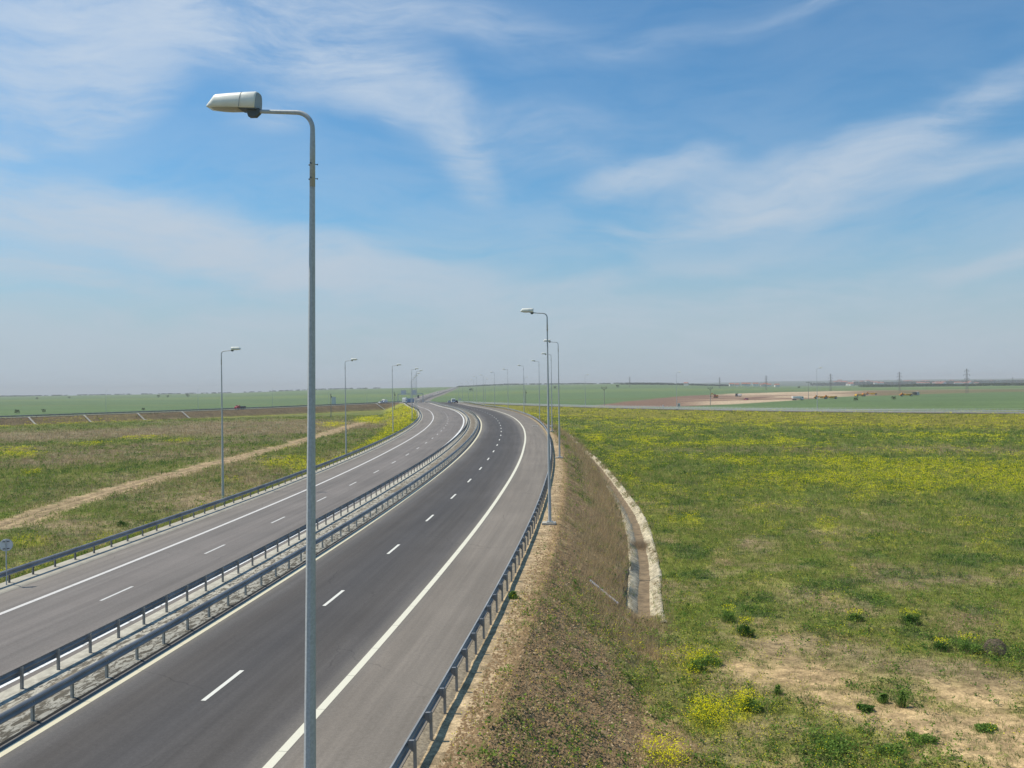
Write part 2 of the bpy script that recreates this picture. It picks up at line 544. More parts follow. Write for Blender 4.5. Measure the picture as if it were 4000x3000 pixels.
def terrain_z(x, y):
    d = np.hypot(x, y)
    b = np.where(y > 1, x / np.maximum(y, 1), np.sign(x) * 0.8)
    bi = np.interp(b, _FB, np.arange(len(_FB))); di = np.interp(np.maximum(y, 0), _FD, np.arange(len(_FD)))
    i0 = np.clip(bi.astype(int), 0, len(_FB) - 2); j0 = np.clip(di.astype(int), 0, len(_FD) - 2)
    fi = bi - i0; fj = di - j0; fi = fi * fi * (3 - 2 * fi)
    z = (_FZ[i0, j0] * (1 - fi) * (1 - fj) + _FZ[i0 + 1, j0] * fi * (1 - fj) + _FZ[i0, j0 + 1] * (1 - fi) * fj + _FZ[i0 + 1, j0 + 1] * fi * fj)
    und = (fbm(x, y, 18, 4, 1) - 0.5) * 0.5 + (fbm(x, y, 3.0, 3, 2) - 0.5) * 0.14
    z = z + und * np.clip(1.0 - d / 900, 0.1, 1)
    s, o = so_of(x, y)
    g = off('PE', s) + 2.1; gl = off('GL', s) - 1.0
    vg = np.clip((o - off('PE', s) - .15) / .3, 0, 1)
    zr = zroad(s) - 0.14 + vg * (.06 + (fbm(x, y, .9, 3, 31) - .5) * .08)
    out = np.maximum(o - g, 0) + np.maximum(gl - o, 0)
    sl = np.where(o > 0, 0.70, 0.42)
    rough = (fbm(x, y, 2.2, 4, 5) - 0.5) * 0.30 * np.clip(out / 1.0, 0, 1)
    # the embankment eases out of the surrounding land
    e = zr - out * sl + rough
    k = 0.5
    hmain = np.maximum(z, e) + k * 0.18 * np.exp(-((z - e) / k) ** 2) * (out > 0.3)
    inside = out <= 0.0
    h = np.where(inside, zr, hmain)
    far = (y > 3950) | (y < -130)
    h = np.where(far, z, h)
    near = d < 700
    if near.any():
        xn, yn = x[near], y[near]
        hn = h[near]; blk = inside[near]
        for P, wdt, slp in ((RAMP_RC, 6.2, 0.16), (RAMP_LC, 6.2, 0.60)):
            q, zz = dist_poly(xn, yn, P)
            er = zz - 0.12 - np.maximum(q - wdt, 0) * slp
            hn = np.where(blk, hn, np.maximum(hn, er))
        q = dist_poly(xn, yn, DITCH[5:-8], 2)[0]
        cut = np.clip((1.15 - q) / 0.45, 0, 1) * 0.85
        hn = np.where(q < 1.15, np.minimum(hn, BASE + 0.02) - cut, hn)
        q, _ = dist_poly(xn, yn, TRACK, 2)
        hn = hn - 0.12 * np.exp(-((np.abs(q) - 0.8) / 0.35) ** 2) * (~blk)
        h = h.copy(); h[near] = hn
    return h


# ------------------------------------------------------------------ ground cover: soft patches at surveyed places
def patch(px, py, rx, ry, z=BASE):
    """ellipse on the ground whose extent was read off the photograph; returns x, y, radius across, radius along"""
    X, Dp = ground_at(px, py, z)
    _, D1 = ground_at(px, py + ry, z); _, D2 = ground_at(px, max(py - ry, 1560), z)
    return X, Dp, rx * Dp / FPX, max(abs(D2 - D1) / 2, 0.5)


def in_patch(x, y, P):
    X, Dp, a, b = P
    # axes follow the line of sight: along = radial
    L = math.hypot(X, Dp); ux, uy = X / L, Dp / L
    dx, dy = x - X, y - Dp
    al = dx * ux + dy * uy; ac = dx * uy - dy * ux
    return np.sqrt((al / b) ** 2 + (ac / a) ** 2)


YEL = [(3650, 1830, 520, 34, 1.1), (3300, 1870, 420, 26, .8), (3950, 1860, 260, 60, 1.15), (3000, 1800, 260, 18, .6), (3080, 1728, 60, 12, 1.1), (3700, 1706, 300, 8, .8),
       (3450, 1905, 200, 24, .7), (3370, 1950, 60, 22, .9), (3230, 2056, 40, 20, .9), (3880, 2150, 90, 28, .8), (3650, 1970, 120, 22, .6), (2330, 1714, 45, 18, 1.1),
       (2520, 1722, 70, 12, 1.1), (2900, 1735, 200, 10, .8), (2700, 1740, 120, 10, .7), (2420, 1778, 60, 14, .7), (2500, 1785, 40, 10, .6), (2700, 2035, 40, 22, .8),
       (2620, 2030, 30, 14, .5), (2950, 1990, 80, 20, .5), (2870, 1900, 120, 24, .6), (3200, 2150, 60, 14, .4), (2600, 1680, 160, 9, .5), (3050, 1890, 120, 22, .6),
       (2420, 2560, 90, 30, .7), (2580, 2600, 120, 32, .8), (2700, 2590, 60, 32, .9), (2470, 2640, 60, 30, .7), (2680, 2660, 50, 30, .7), (2750, 2810, 120, 70, .8), (2600, 2990, 90, 50, .8), (2900, 2780, 60, 80, .5),
       (60, 1780, 90, 14, .9), (350, 1735, 60, 6, .8), (560, 1712, 90, 5, .8), (130, 1850, 40, 12, .8), (30, 1760, 120, 10, .7), (200, 1655, 180, 4, .9), (450, 1645, 160, 3, .8),
       (700, 1725, 60, 6, .6), (900, 1880, 50, 10, .5), (1130, 1810, 120, 22, .9), (1240, 1830, 120, 26, .7), (960, 2040, 60, 14, .5), (1300, 1660, 60, 10, .6), (1250, 1585, 40, 3, .5),
       (120, 2120, 70, 14, .8), (420, 2110, 60, 14, .6), (1450, 1640, 60, 14, 1.0), (1080, 1750, 60, 12, .5), (1640, 1548, 60, 3, .8)]
SAND = [(3950, 2900, 300, 200, 1.2), (3600, 2800, 420, 90, .9), (3150, 2640, 240, 70, .9), (3300, 2720, 240, 60, .8), (3800, 2720, 300, 80, .9), (3050, 2980, 200, 60, .6),
        (2900, 2600, 80, 30, .8), (3050, 2480, 120, 70, .45), (2820, 2170, 60, 30, .4), (3000, 2560, 150, 40, .5), (2850, 2330, 40, 20, .3), (400, 2130, 90, 12, .6), (330, 2010, 60, 10, .4)]
DRY = [(600, 1900, 500, 60, .55), (1000, 1850, 300, 60, .6), (500, 1690, 1100, 22, 1.0), (1150, 1668, 420, 22, 1.0), (300, 1800, 500, 20, .6), (900, 1760, 300, 14, .6), (400, 1745, 700, 10, .7), (2330, 2250, 110, 200, 1.0), (2380, 2060, 60, 120, .9), (2330, 1900, 80, 90, .8), (2400, 2450, 150, 60, .7), (3700, 1760, 400, 20, .6), (3000, 1760, 500, 12, .6), (3200, 2090, 130, 60, .5),
       (3600, 2250, 300, 60, .5), (3850, 2400, 160, 60, .5), (700, 1680, 500, 14, 1.0), (1000, 1655, 400, 18, 1.0), (200, 1700, 500, 10, .8), (350, 1770, 260, 16, .7), (700, 1780, 260, 20, .7),
       (800, 2000, 160, 20, .5), (3450, 2050, 160, 60, .4), (1100, 1900, 100, 40, .5), (1350, 1840, 100, 40, .5)]
YELP = [(patch(*p[:4]), p[4]) for p in YEL]
BROWN = [(2420, 2880, 360, 190, 1.3), (2650, 2930, 260, 130, 1.15), (2350, 2650, 200, 60, .8), (3100, 2330, 130, 80, .6), (3120, 2520, 230, 45, .9), (3500, 2590, 450, 50, .9), (3850, 2640, 250, 50, 1.0), (2950, 2130, 110, 50, .7), (2850, 2860, 120, 120, .8),
         (350, 2050, 260, 30, .8), (800, 1960, 260, 50, .8), (1150, 1900, 200, 50, .7), (500, 1860, 300, 20, .5), (900, 1800, 260, 20, .6), (1350, 1800, 120, 40, .8), (3050, 1990, 200, 40, .4)]
BROWNP = [(patch(*p[:4]), p[4]) for p in BROWN]
SANDP = [(patch(*p[:4]), p[4]) for p in SAND]
DRYP = [(patch(*p[:4]), p[4]) for p in DRY]


def masks(x, y):
    """yellow, bare sand, dry, lushness at world positions (0..1)"""
    d = np.hypot(x, y)
    n1 = fbm(x, y, 9, 5, 3); n2 = fbm(x, y, 3.2, 4, 4); n3 = fbm(x, y, 28, 4, 8)
    def acc(L, hard):
        m = np.zeros_like(x)
        for P, w in L:
            q = in_patch(x, y, P)
            m = np.maximum(m, w * np.clip(1.35 - q, 0, 1))
        return m
    yel = acc(YELP, 1); sand = acc(SANDP, 1); dry = acc(DRYP, 1)
    s, o = so_of(x, y)
    g = off('PE', s); gl = off('GL', s)
    emb0 = None
    rq, _ = (dist_poly(x, y, RAMP_RC, 6) if len(x) else (x, x))
    right = (o > 0)
    # general background
    yel = yel + np.clip(n1 - 0.62, 0, 1) * 1.6 * right
    cl = fbm(x, y, 3.4, 3, 41); cl2 = fbm(x, y, 5.0, 4, 47)
    yel = yel * (.80 + 1.0 * sstep(.42, .60, cl)) + sstep(.59, .67, cl) * .8 * np.clip((d - 42) / 60, 0, 1.0) * right * sstep(.33, .5, n3 + .1)
    # slope in front of the right slip road is thick with flowers
    rampf = np.clip((rq - 5) / 3, 0, 1) * np.clip((52 - rq) / 20, 0, 1) * (d < 700) * right
    yel = np.maximum(yel, rampf * (0.24 + 0.9 * (n1 - .4) + 0.7 * (n2 - .4)))
    # left roadside slope: bright flowers from the second lamp on
    ls = np.clip((gl - o) / 1.5, 0, 1) * np.clip((gl - o - 13) / -4, 0, 1) * (s < 520)
    yel = np.maximum(yel, ls * sstep(90, 150, s) * (0.42 + n1 * .75))
    yel = np.maximum(yel, ls * 0.55 * np.clip((6 - (gl - o)) / 5, 0, 1) * (s < 90))
    lqm = dist_poly(x, y, RAMP_LC, 6)[0]
    yel = np.maximum(yel, np.exp(-((lqm - 16.5) / 2.2) ** 2) * (o < 0) * (.35 + n1) * (d > 200))
    # right embankment face: soil with dry reeds lower down
    dist_e = o - g
    emb = np.clip(dist_e / 1.0, 0, 1) * np.clip((9.5 - dist_e) / 2.0, 0, 1) * right * (s < 330)
    soil = emb * np.clip((5.6 + 4.5 * sstep(16, -2, s) - dist_e + (n2 - .5) * 7) / 2.5, 0, 1)
    dry = np.maximum(dry, emb * np.clip((dist_e - 3.0) / 2, 0, 1) * sstep(6, 22, s) * (0.55 + n2))
    verge = np.clip((1.9 - dist_e) / 0.6, 0, 1) * right
    yel = yel * (1 - emb * 0.9 * (s > 2))
    yel = np.clip(yel, 0, 1.2) * sstep(.30, .58, n2 * 0.55 + n1 * 0.2 + yel * 0.30)
    brown = acc(BROWNP, 1)
    brown = np.clip(brown * sstep(.30, .60, cl2 + .12) + sstep(.60, .70, cl2) * .55 * np.clip((150 - d) / 80, .25, 1), 0, 1) * (1 - emb * .5)
    darkg = sstep(.58, .68, fbm(x, y, 2.6, 3, 53))
    sand = np.clip(sand * 1.25 + (n2 - .55) * 1.1 * (sand > .05), 0, 1)
    dry = np.clip(dry + (~right) * (.30 * sstep(.35, .6, fbm(x, y * .55, 14, 4, 71)) + .08) + (n3 - .60) * 0.9 + (n2 - .5) * .35, 0, 1)
    lush = np.clip((n3 - .35) * 1.6 + (n1 - .5), 0, 1)
    return dict(rampf=np.clip(rampf, 0, 1), brown=brown, darkg=darkg, yel=np.clip(yel, 0, 1), sand=sand, dry=dry, lush=lush, soil=soil, verge=verge, s=s, o=o, emb=emb, n1=n1, n2=n2, n3=n3, d=d, rq=rq, de=dist_e)


def lerp(a, b, t): return a * (1 - t[:, None]) + np.array(b) * t[:, None]


def ground_color(x, y):
    m = masks(x, y)
    N = len(x)
    c = np.tile(np.array([.165, .178, .036]), (N, 1))
    c = lerp(c, (.100, .165, .028), m['lush'])
    c = lerp(c, (.26, .195, .125), m['dry'] * .85)
    c = lerp(c, (.27, .19, .11), np.clip((m['n2'] - .50) * 4, 0, 1) * np.clip((140 - m['d']) / 60, 0, 1) * .75)
    c = lerp(c, (.075, .115, .035), m['darkg'] * .7)
    c = lerp(c, (.30, .215, .13), m['brown'] * .80)
    c = lerp(c, (.36, .27, .16), m['dry'] * m['emb'] * .8)
    c = lerp(c, (.36, .35, .035), m['yel'] * .8)
    c = lerp(c, (.48, .335, .175), m['sand'] * .92)
    c = lerp(c, (.30, .20, .108), m['soil'] * .9)
    c = lerp(c, (.42, .315, .19), m['verge'] * .9)
    c = lerp(c, (.185, .165, .030), m['rampf'] * .75)
    left = m['o'] < 0
    q, _ = dist_poly(x, y, TRACK, 2)
    tr = np.clip((2.9 + (m['n2'] - .5) * 5.0 - np.abs(q)) / .9, 0, 1) * (m['d'] < 600)
    tc = lerp(np.tile(np.array([.42, .30, .175]), (N, 1)), (.20, .14, .085), np.exp(-((q - .8) / .3) ** 2) * .7)
    c = c * (1 - tr[:, None] * .85) + tc * tr[:, None] * .85
    # slip-road banks and the land beyond them
    lq, _ = dist_poly(x, y, RAMP_LC, 6)
    bank = np.clip((13 - lq) / 2, 0, 1) * left * (m['d'] < 750)
    c = lerp(c, (.165, .115, .075), bank * .85)
    # beyond the slip roads: crops
    sideR = x - np.interp(y, RAMP_RC[::-1, 1], RAMP_RC[::-1, 0]) > 4
    sideL = -(x - np.interp(y, RAMP_LC[::-1, 1], RAMP_LC[::-1, 0])) > 4
    crop = ((m['o'] > 16) & sideR & (y > 150)) | ((m['o'] < -30) & sideL & (y > 150)) | (y > 640)
    cf = crop.astype(float)
    # crop parcels: bands with slightly different greens
    b = np.sin(x * .004 + 1.3) * 60 + np.sin(x * .011) * 14
    yb = y + b
    par = vnoise(yb / 420 + 3, x * 0 + 2.5)
    green = lerp(np.tile(np.array([.110, .165, .068]), (N, 1)), (.135, .190, .065), sstep(.35, .75, par))
    green = green * (0.9 + 0.2 * vnoise(x / 60, y / 25))[:, None]
    c = c * (1 - cf[:, None]) + green * cf[:, None]
    # field boundaries with flowers and bare strips
    fb = np.exp(-((yb % 640 - 300) / 11) ** 2) * cf * (y > 800) * (vnoise(x / 90, y / 300) > .35)
    c = lerp(c, (.19, .17, .06), fb * .75)
    # excavation on the right
    if True:
        X, Y = x, y
        u = X / np.maximum(Y, 1)
        w = vnoise(X / 40, Y / 40) * 60
        near_e = np.interp(u, [.02, .10, .2, .30, .36, .46, .60], [470, 470, 520, 640, 760, 860, 950])
        far_e = np.interp(u, [.02, .10, .2, .30, .36, .46, .60], [520, 650, 1060, 1250, 1300, 1300, 1200])
        ex = sstep(0, 40, Y + w - 30 - near_e) * sstep(0, 60, far_e - Y - w + 30) * (u > .01)
        brown = lerp(np.tile(np.array([.20, .125, .085]), (N, 1)), (.19, .15, .08), sstep(.3, .5, u))
        pale = sstep(.42, .62, vnoise(X / 70 + 5, Y / 45) * .6 + vnoise(X / 22, Y / 16) * .4) * sstep(.17, .24, u) * sstep(.42, .35, u)
        pale = np.maximum(pale * .8, np.exp(-((Y - far_e + 110) / 70) ** 2) * sstep(.24, .29, u) * sstep(.40, .36, u))
        brown = lerp(brown, (.60, .46, .30), pale * .9)
        weeds = sstep(.45, .7, fbm(X, Y, 60, 3, 11)) * sstep(.38, .46, u)
        brown = lerp(brown, (.10, .12, .05), weeds * .6)
        c = c * (1 - ex[:, None]) + brown * ex[:, None]
        # dusty haul road behind the site
        hr = np.exp(-((Y - 1330 - 80 * np.sin(u * 9)) / 16) ** 2) * sstep(.30, .36, u)
        c = lerp(c, (.38, .30, .19), hr * .8)
        # plain beyond the far edge: mixed parcels, woods, pale towns
        fz = sstep(3600, 4300, y)
        c = lerp(c, (.085, .105, .075), fz * .8)
    var = 0.84 + 0.32 * fbm(x, y, 1.2, 3, 9)
    c = c * np.where(m['d'] < 300, var, 1)[:, None]
    return np.clip(c, 0, 1)


def make_terrain():
    az = np.concatenate([np.radians(np.arange(-180, -42, 3.0)), np.radians(np.arange(-42, -34, 0.5)), np.radians(np.arange(-34, 34, 0.14)), np.radians(np.arange(34, 42, 0.5)), np.radians(np.arange(42, 180, 3.0))])
    r = [4.0]
    while r[-1] < 13500: r.append(r[-1] * (1.0062 if r[-1] < 700 else 1.02))
    r = np.array(r); na, nr = len(az), len(r)
    A, Rr = np.meshgrid(az, r)
    x = (Rr * np.sin(A)).ravel(); y = (Rr * np.cos(A)).ravel()
    z = terrain_z(x, y); c = ground_color(x, y)
    i = np.arange(nr - 1)[:, None] * na; j = np.arange(na)[None, :]; j2 = (j + 1) % na
    F = np.stack([(i + j), (i + na + j), (i + na + j2), (i + j2)], -1).reshape(-1, 4)[:, ::-1]
    V = np.stack([x, y, z], -1)
    V = np.vstack([V, [[0, 0, terrain_z(np.array([0.0]), np.array([0.0]))[0]]]])
    c = np.vstack([c, c[:1]])
    # close the centre with quads that share the centre vertex (degenerate-free triangles stored as quads are avoided)
    cen = len(V) - 1
    jj = np.arange(0, na - 1, 2)
    C = np.stack([jj, np.minimum(jj + 1, na - 1), np.minimum(jj + 2, na - 1), np.full(len(jj), cen)], -1)
    C = C[(C[:, 1] != C[:, 2])][:, ::-1]
    F = np.vstack([F, C])
    m = bpy.data.materials.new('field_ground'); m.use_nodes = True
    t = NT(m.node_tree); b = t.n['Principled BSDF']
    b.inputs['Roughness'].default_value = 0.95; b.inputs['Specular IOR Level'].default_value = 0.1
    at = t.node('ShaderNodeVertexColor', layer_name='Col')
    tc = t.node('ShaderNodeTexCoord')
    f1 = t.noise(tc.outputs['Object'], 1.7, 6, 0.7); f2 = t.noise(tc.outputs['Object'], 9.0, 5, 0.7)
    f3 = t.noise(t.mapping(tc.outputs['Object'], scale=(1, 1, 1)), 0.25, 6, 0.65)
    k = t.math('MULTIPLY', t.ramp(f1, 0.3, 0.7, 0.58, 1.38), t.ramp(f2, 0.3, 0.7, 0.66, 1.32))
    k = t.math('MULTIPLY', k, t.ramp(f3, 0.3, 0.7, 0.85, 1.15))
    cc = t.node('ShaderNodeVectorMath', operation='SCALE'); t.l.new(at.outputs[0], cc.inputs[0]); t.l.new(k, cc.inputs['Scale'])
    t.l.new(cc.outputs[0], b.inputs['Base Color'])
    bn = t.node('ShaderNodeBump'); bn.inputs['Strength'].default_value = 0.8; bn.inputs['Distance'].default_value = 0.08
    t.l.new(t.math('ADD', f1, t.math('MULTIPLY', f2, .6)), bn.inputs['Height']); t.l.new(bn.outputs[0], b.inputs['Normal'])
    o = fast_mesh('ground', V, F, m, color=c, smooth=True)
    o['kind'] = 'structure'
    return o


make_terrain()


# ------------------------------------------------------------------ carriageways
def asphalt(name, stops, noise_amt=0.12, patches=True):
    """stops: list of (offset, colour) across the road, read from the uv offset"""
    m = bpy.data.materials.new(name); m.use_nodes = True
    t = NT(m.node_tree); b = t.n['Principled BSDF']
    b.inputs['Roughness'].default_value = 0.88; b.inputs['Specular IOR Level'].default_value = 0.25
    uv = t.node('ShaderNodeUVMap'); sp = t.node('ShaderNodeSeparateXYZ'); t.l.new(uv.outputs[0], sp.inputs[0])
    tc = t.node('ShaderNodeTexCoord')
    lo, hi = stops[0][0], stops[-1][0]
    wob = t.noise(t.mapping(uv.outputs[0], scale=(1.0, 0.12, 1)), 0.8, 4, 0.6)
    u = t.math('ADD', sp.outputs[0], t.math('MULTIPLY', t.math('SUBTRACT', wob, 0.5), 0.5))
    fac = t.ramp(u, lo, hi, 0, 1, smooth=False)
    cr = t.node('ShaderNodeValToRGB'); t.l.new(fac, cr.inputs[0])
    els = cr.color_ramp.elements
    for i, (o, c) in enumerate(stops):
        p = (o - lo) / (hi - lo)
        e = els[i] if i < 2 else els.new(p)
        e.position = p; e.color = tuple(c) + (1,)
    for i, (o, c) in enumerate(stops):
        pass
    streak = t.noise(t.mapping(uv.outputs[0], scale=(1.6, 0.035, 1)), 1.3, 5, 0.6)
    grain = t.noise(tc.outputs['Object'], 55, 3, 0.7)
    big = t.noise(tc.outputs['Object'], 0.12, 4, 0.6)
    k = t.math('MULTIPLY', t.ramp(streak, 0.25, 0.75, 1 - noise_amt, 1 + noise_amt), t.ramp(grain, 0.25, 0.75, 0.82, 1.18))
    k = t.math('MULTIPLY', k, t.ramp(big, 0.3, 0.7, 0.93, 1.07))
    g2 = t.noise(tc.outputs['Object'], 11, 4, 0.75)
    k = t.math('MULTIPLY', k, t.ramp(g2, 0.3, 0.7, 0.90, 1.10))
    # hairline cracks and darker drips of oil along the wheel tracks
    vo = t.node('ShaderNodeTexVoronoi', feature='DISTANCE_TO_EDGE'); vo.inputs['Scale'].default_value = 0.16
    wv = t.node('ShaderNodeVectorMath', operation='ADD'); t.l.new(tc.outputs['Object'], wv.inputs[0])
    wn = t.node('ShaderNodeTexNoise'); wn.inputs['Scale'].default_value = .7; wn.inputs['Detail'].default_value = 5; t.l.new(tc.outputs['Object'], wn.inputs['Vector']); t.l.new(wn.outputs['Color'], wv.inputs[1])
    t.l.new(wv.outputs[0], vo.inputs['Vector'])
    crack = t.math('MULTIPLY', t.ramp(vo.outputs['Distance'], 0.0, 0.006, 1, 0), t.ramp(big, .5, .6, 0, .30))
    k = t.math('MULTIPLY', k, t.math('SUBTRACT', 1.0, crack))
    spot = t.ramp(t.noise(t.mapping(uv.outputs[0], scale=(1.4, .35, 1)), 2.6, 5, .7), .66, .74, 1.0, .84)
    k = t.math('MULTIPLY', k, spot)
    cc = t.node('ShaderNodeVectorMath', operation='SCALE'); t.l.new(cr.outputs[0], cc.inputs[0]); t.l.new(k, cc.inputs['Scale'])
    t.l.new(cc.outputs[0], b.inputs['Base Color'])
    bn = t.node('ShaderNodeBump'); bn.inputs['Strength'].default_value = 0.25; bn.inputs['Distance'].default_value = 0.01
    t.l.new(grain, bn.inputs['Height']); t.l.new(bn.outputs[0], b.inputs['Normal'])
    return m


def worn_paint(name, color, wear, under, ragged=False):
    m = bpy.data.materials.new(name); m.use_nodes = True
    t = NT(m.node_tree); b = t.n['Principled BSDF']
    b.inputs['Roughness'].default_value = 0.7
    uv = t.node('ShaderNodeUVMap'); tc = t.node('ShaderNodeTexCoord')
    n = t.noise(tc.outputs['Object'], 6 if not ragged else 2.2, 6, 0.75)
    g = t.noise(tc.outputs['Object'], 50, 3, 0.7)
    c = t.mix(t.ramp(g, .3, .7), tuple(v * .88 for v in color), color)
    c = t.mix(t.ramp(n, wear, wear + .06), under, c)
    # transverse joints in the thermoplastic every dozen metres
    sp = t.node('ShaderNodeSeparateXYZ'); t.l.new(uv.outputs[0], sp.inputs[0])
    fr = t.math('FRACT', t.math('DIVIDE', sp.outputs[1], 3.1))
    c = t.mix(t.math('LESS_THAN', fr, 0.010), c, tuple(v * .45 for v in color))
    t.l.new(c, b.inputs['Base Color'])
    return m


DARK = (.080, .072, .066); LIGHT = (.195, .168, .139); MIDL = (.150, .142, .138)
# right carriageway: the lanes were relaid in a darker mix, the shoulder kept the old one; dust gathers along the edge line
mR = asphalt('asphalt_right', [(-4.6, (.15, .145, .14)), (-3.7, (.165, .15, .13)), (-3.2, (.11, .103, .098)), (-2.3, DARK), (0.0, (.073, .068, .066)), (2.2, DARK), (3.3, (.098, .089, .083)), (3.9, (.165, .148, .128)), (4.6, LIGHT), (8.6, (.18, .158, .133))], .14)
mL = asphalt('asphalt_left', [(-19.0, (.19, .168, .148)), (-15.6, (.20, .177, .154)), (-13.6, (.165, .148, .134)), (-11.8, (.185, .164, .148)), (-9.6, (.160, .143, .130)), (-7.0, (.178, .157, .14))], .15)
ribbon('carriageway_right', [(fo('PE', .05), 0), (fo('R'), 0.0), (0.0, 0), (fo('M1', .10), 0)], mR)
ribbon('carriageway_left', [(fo('M2', -.40), 0), (fo('L4'), 0), (fo('L5'), 0), (fo('L6', -.02), 0)], mL)
mDarkStrip = asphalt('edge_strip', [(-9, (.15, .145, .14)), (-3, (.15, .145, .14))], .15)
# median slab: weathered concrete with litter of old grass and, further on, a bed of bare soil between two kerbs
mMed = bpy.data.materials.new('median_slab'); mMed.use_nodes = True
t = NT(mMed.node_tree); b = t.n['Principled BSDF']; b.inputs['Roughness'].default_value = .9
uv = t.node('ShaderNodeUVMap'); sp = t.node('ShaderNodeSeparateXYZ'); t.l.new(uv.outputs[0], sp.inputs[0])
U_, S_ = sp.outputs[0], sp.outputs[1]            # U_: 0 at the right carriageway, 1 at the left one
meters = t.mapping(uv.outputs[0], rot=(0, 0, .12), scale=(9, 1.0, 1))
sc = t.noise(meters, 1.5, 7, .74, 1.0)
tc = t.node('ShaderNodeTexCoord')
lit = t.math('MULTIPLY', t.ramp(sc, .47, .54), t.ramp(U_, .92, .62, .12, 1.0))
far = t.ramp(S_, 25, 110, 0.0, 1.0)
wob = t.math('MULTIPLY', t.math('SUBTRACT', t.noise(tc.outputs['Object'], 1.1, 4, .6), .5), .16)
uu = t.math('ADD', U_, wob)
bed = t.math('MULTIPLY', t.ramp(uu, .27, .33), t.ramp(uu, .64, .58))
bed = t.math('MULTIPLY', bed, t.math('ADD', t.math('MULTIPLY', far, .75), t.ramp(t.noise(t.mapping(uv.outputs[0], scale=(1, .08, 1)), 1.4, 4, .6), .5, .6, 0, .7)), clamp=True)
cm = t.mix(t.ramp(t.noise(tc.outputs['Object'], 3.0, 5, .6), .3, .7), (.34, .315, .255), (.45, .42, .345))
cm = t.mix(lit, cm, (.10, .085, .06))
cm = t.mix(bed, cm, (.165, .13, .085))
edge = t.math('MULTIPLY', t.math('SUBTRACT', 1.0, t.math('GREATER_THAN', U_, .030)), 1.0)
cm = t.mix(edge, cm, (.03, .028, .025))
jn = t.math('LESS_THAN', t.math('FRACT', t.math('DIVIDE', S_, 5.0)), .006)
cm = t.mix(t.math('MULTIPLY', jn, .7), cm, (.08, .07, .06))
t.l.new(cm, b.inputs['Base Color'])
_V = []; _U = []
for _t, _f, _dz in ((0.0, fo('M1', .22), 0.004), (.028, fo('M1', .17), .055), (.98, fo('M2', -.46), .055), (1.0, fo('M2', -.50), .003)):
    _V.append(road_pt(SS, _f(SS), _dz)); _U.append(np.stack([np.full(len(SS), _t), SS], -1))
_n = len(SS); _i = np.arange(_n - 1)
_F = np.concatenate([np.stack([k * _n + _i, (k + 1) * _n + _i, (k + 1) * _n + _i + 1, k * _n + _i + 1], -1) for k in range(3)])
_o = fast_mesh('median_strip', np.concatenate(_V), _F, mMed, uv=np.concatenate(_U)); _o['kind'] = 'structure'
mKerb = material('kerb_concrete', (.36, .33, .265), .9, 0, .14, 1.3, .3, 20)
ribbon('kerb_strip', [(fo('L6', .10), 0.004), (fo('L6'), 0.06), (fo('L6', -.05), .07), (fo('GL', -.35), 0.09), (fo('GL', -.6), -.08)], mKerb)
mGravel = material('verge_gravel', (.27, .22, .15), .95, 0, .35, 9.0, .9, 14)
ribbon('verge', [(fo('PE', .55), -0.16), (fo('PE', .38), -.07), (fo('PE', .04), -.012)], mGravel)


def line_marking(name, key, w, color, wear, under, ss=SS, ragged=False, d=0.0):
    m = worn_paint(name, color, wear, under, ragged)
    ribbon(name, [(fo(key, w / 2 + d), .008), (fo(key, -w / 2 + d), .008)], m, ss)


line_marking('edge_line_right', 'R', .27, (.70, .66, .52), .20, LIGHT, np.arange(S_NEAR, 700, 2.0))
line_marking('edge_line_median', 'L2', .28, (.66, .60, .42), .22, LIGHT, np.arange(S_NEAR, 700, 2.0))
line_marking('edge_line_left_inner', 'L3', .30, (.80, .79, .75), .38, (.26, .24, .2), np.arange(S_NEAR, 640, 2.0), True, d=-.02)
line_marking('edge_line_left', 'L5', .26, (.62, .59, .55), .24, LIGHT, np.arange(S_NEAR, 640, 2.0))


def dashes(name, s0, period, length, key, w, color, s_end):
    V = []; F = []; U = []; n = 0
    s = s0
    while s < s_end:
        ss = np.linspace(s, s + length, 4)
        o = off(key, ss) if key else np.zeros(4)
        a = road_pt(ss, o - w / 2, .009); b_ = road_pt(ss, o + w / 2, .009)
        V += [a, b_]; U += [np.stack([o - w / 2, ss * 0 + .5 + (ss - s) * .1], -1)] * 2
        for k in range(3): F.append((n + k, n + k + 1, n + 4 + k + 1, n + 4 + k))
        n += 8; s += period
    F = [f[::-1] for f in F]
    o = fast_mesh(name, np.concatenate(V), F, worn_paint(name, color, .22, DARK), uv=np.concatenate(U)); o['kind'] = 'structure'


# fitted to the surveyed dash ends
dashes('lane_dashes_right', -1.6 - 72, 12.0 * .985, 2.95, None, .16, (.70, .68, .60), 380)
dashes('lane_dashes_left', 9.35 - 11.2 * 7, 11.22, 2.9, 'L4', .15, (.60, .58, .54), 400)


# slip road surfaces
def slip_road(name, P, half=4.6):
    A = poly_side(P, 1, half); B = poly_side(P, -1, half); n = len(P)
    V = np.concatenate([A, B]); V[:, 2] += 0.02
    i = np.arange(n - 1); F = np.stack([i, i + 1, n + i + 1, n + i], -1)
    nrm = np.cross(V[F[5, 1]] - V[F[5, 0]], V[F[5, 2]] - V[F[5, 0]])
    if nrm[2] < 0: F = F[:, ::-1]
    U = np.concatenate([np.stack([np.full(n, -half), np.arange(n) * 2.0], -1), np.stack([np.full(n, half), np.arange(n) * 2.0], -1)])
    o = fast_mesh(name, V, F, asphalt(name, [(-half, LIGHT), (half, LIGHT)], .1), uv=U); o['kind'] = 'structure'


slip_road('slip_road_right', RAMP_RC[10:]); slip_road('slip_road_left', RAMP_LC[10:])

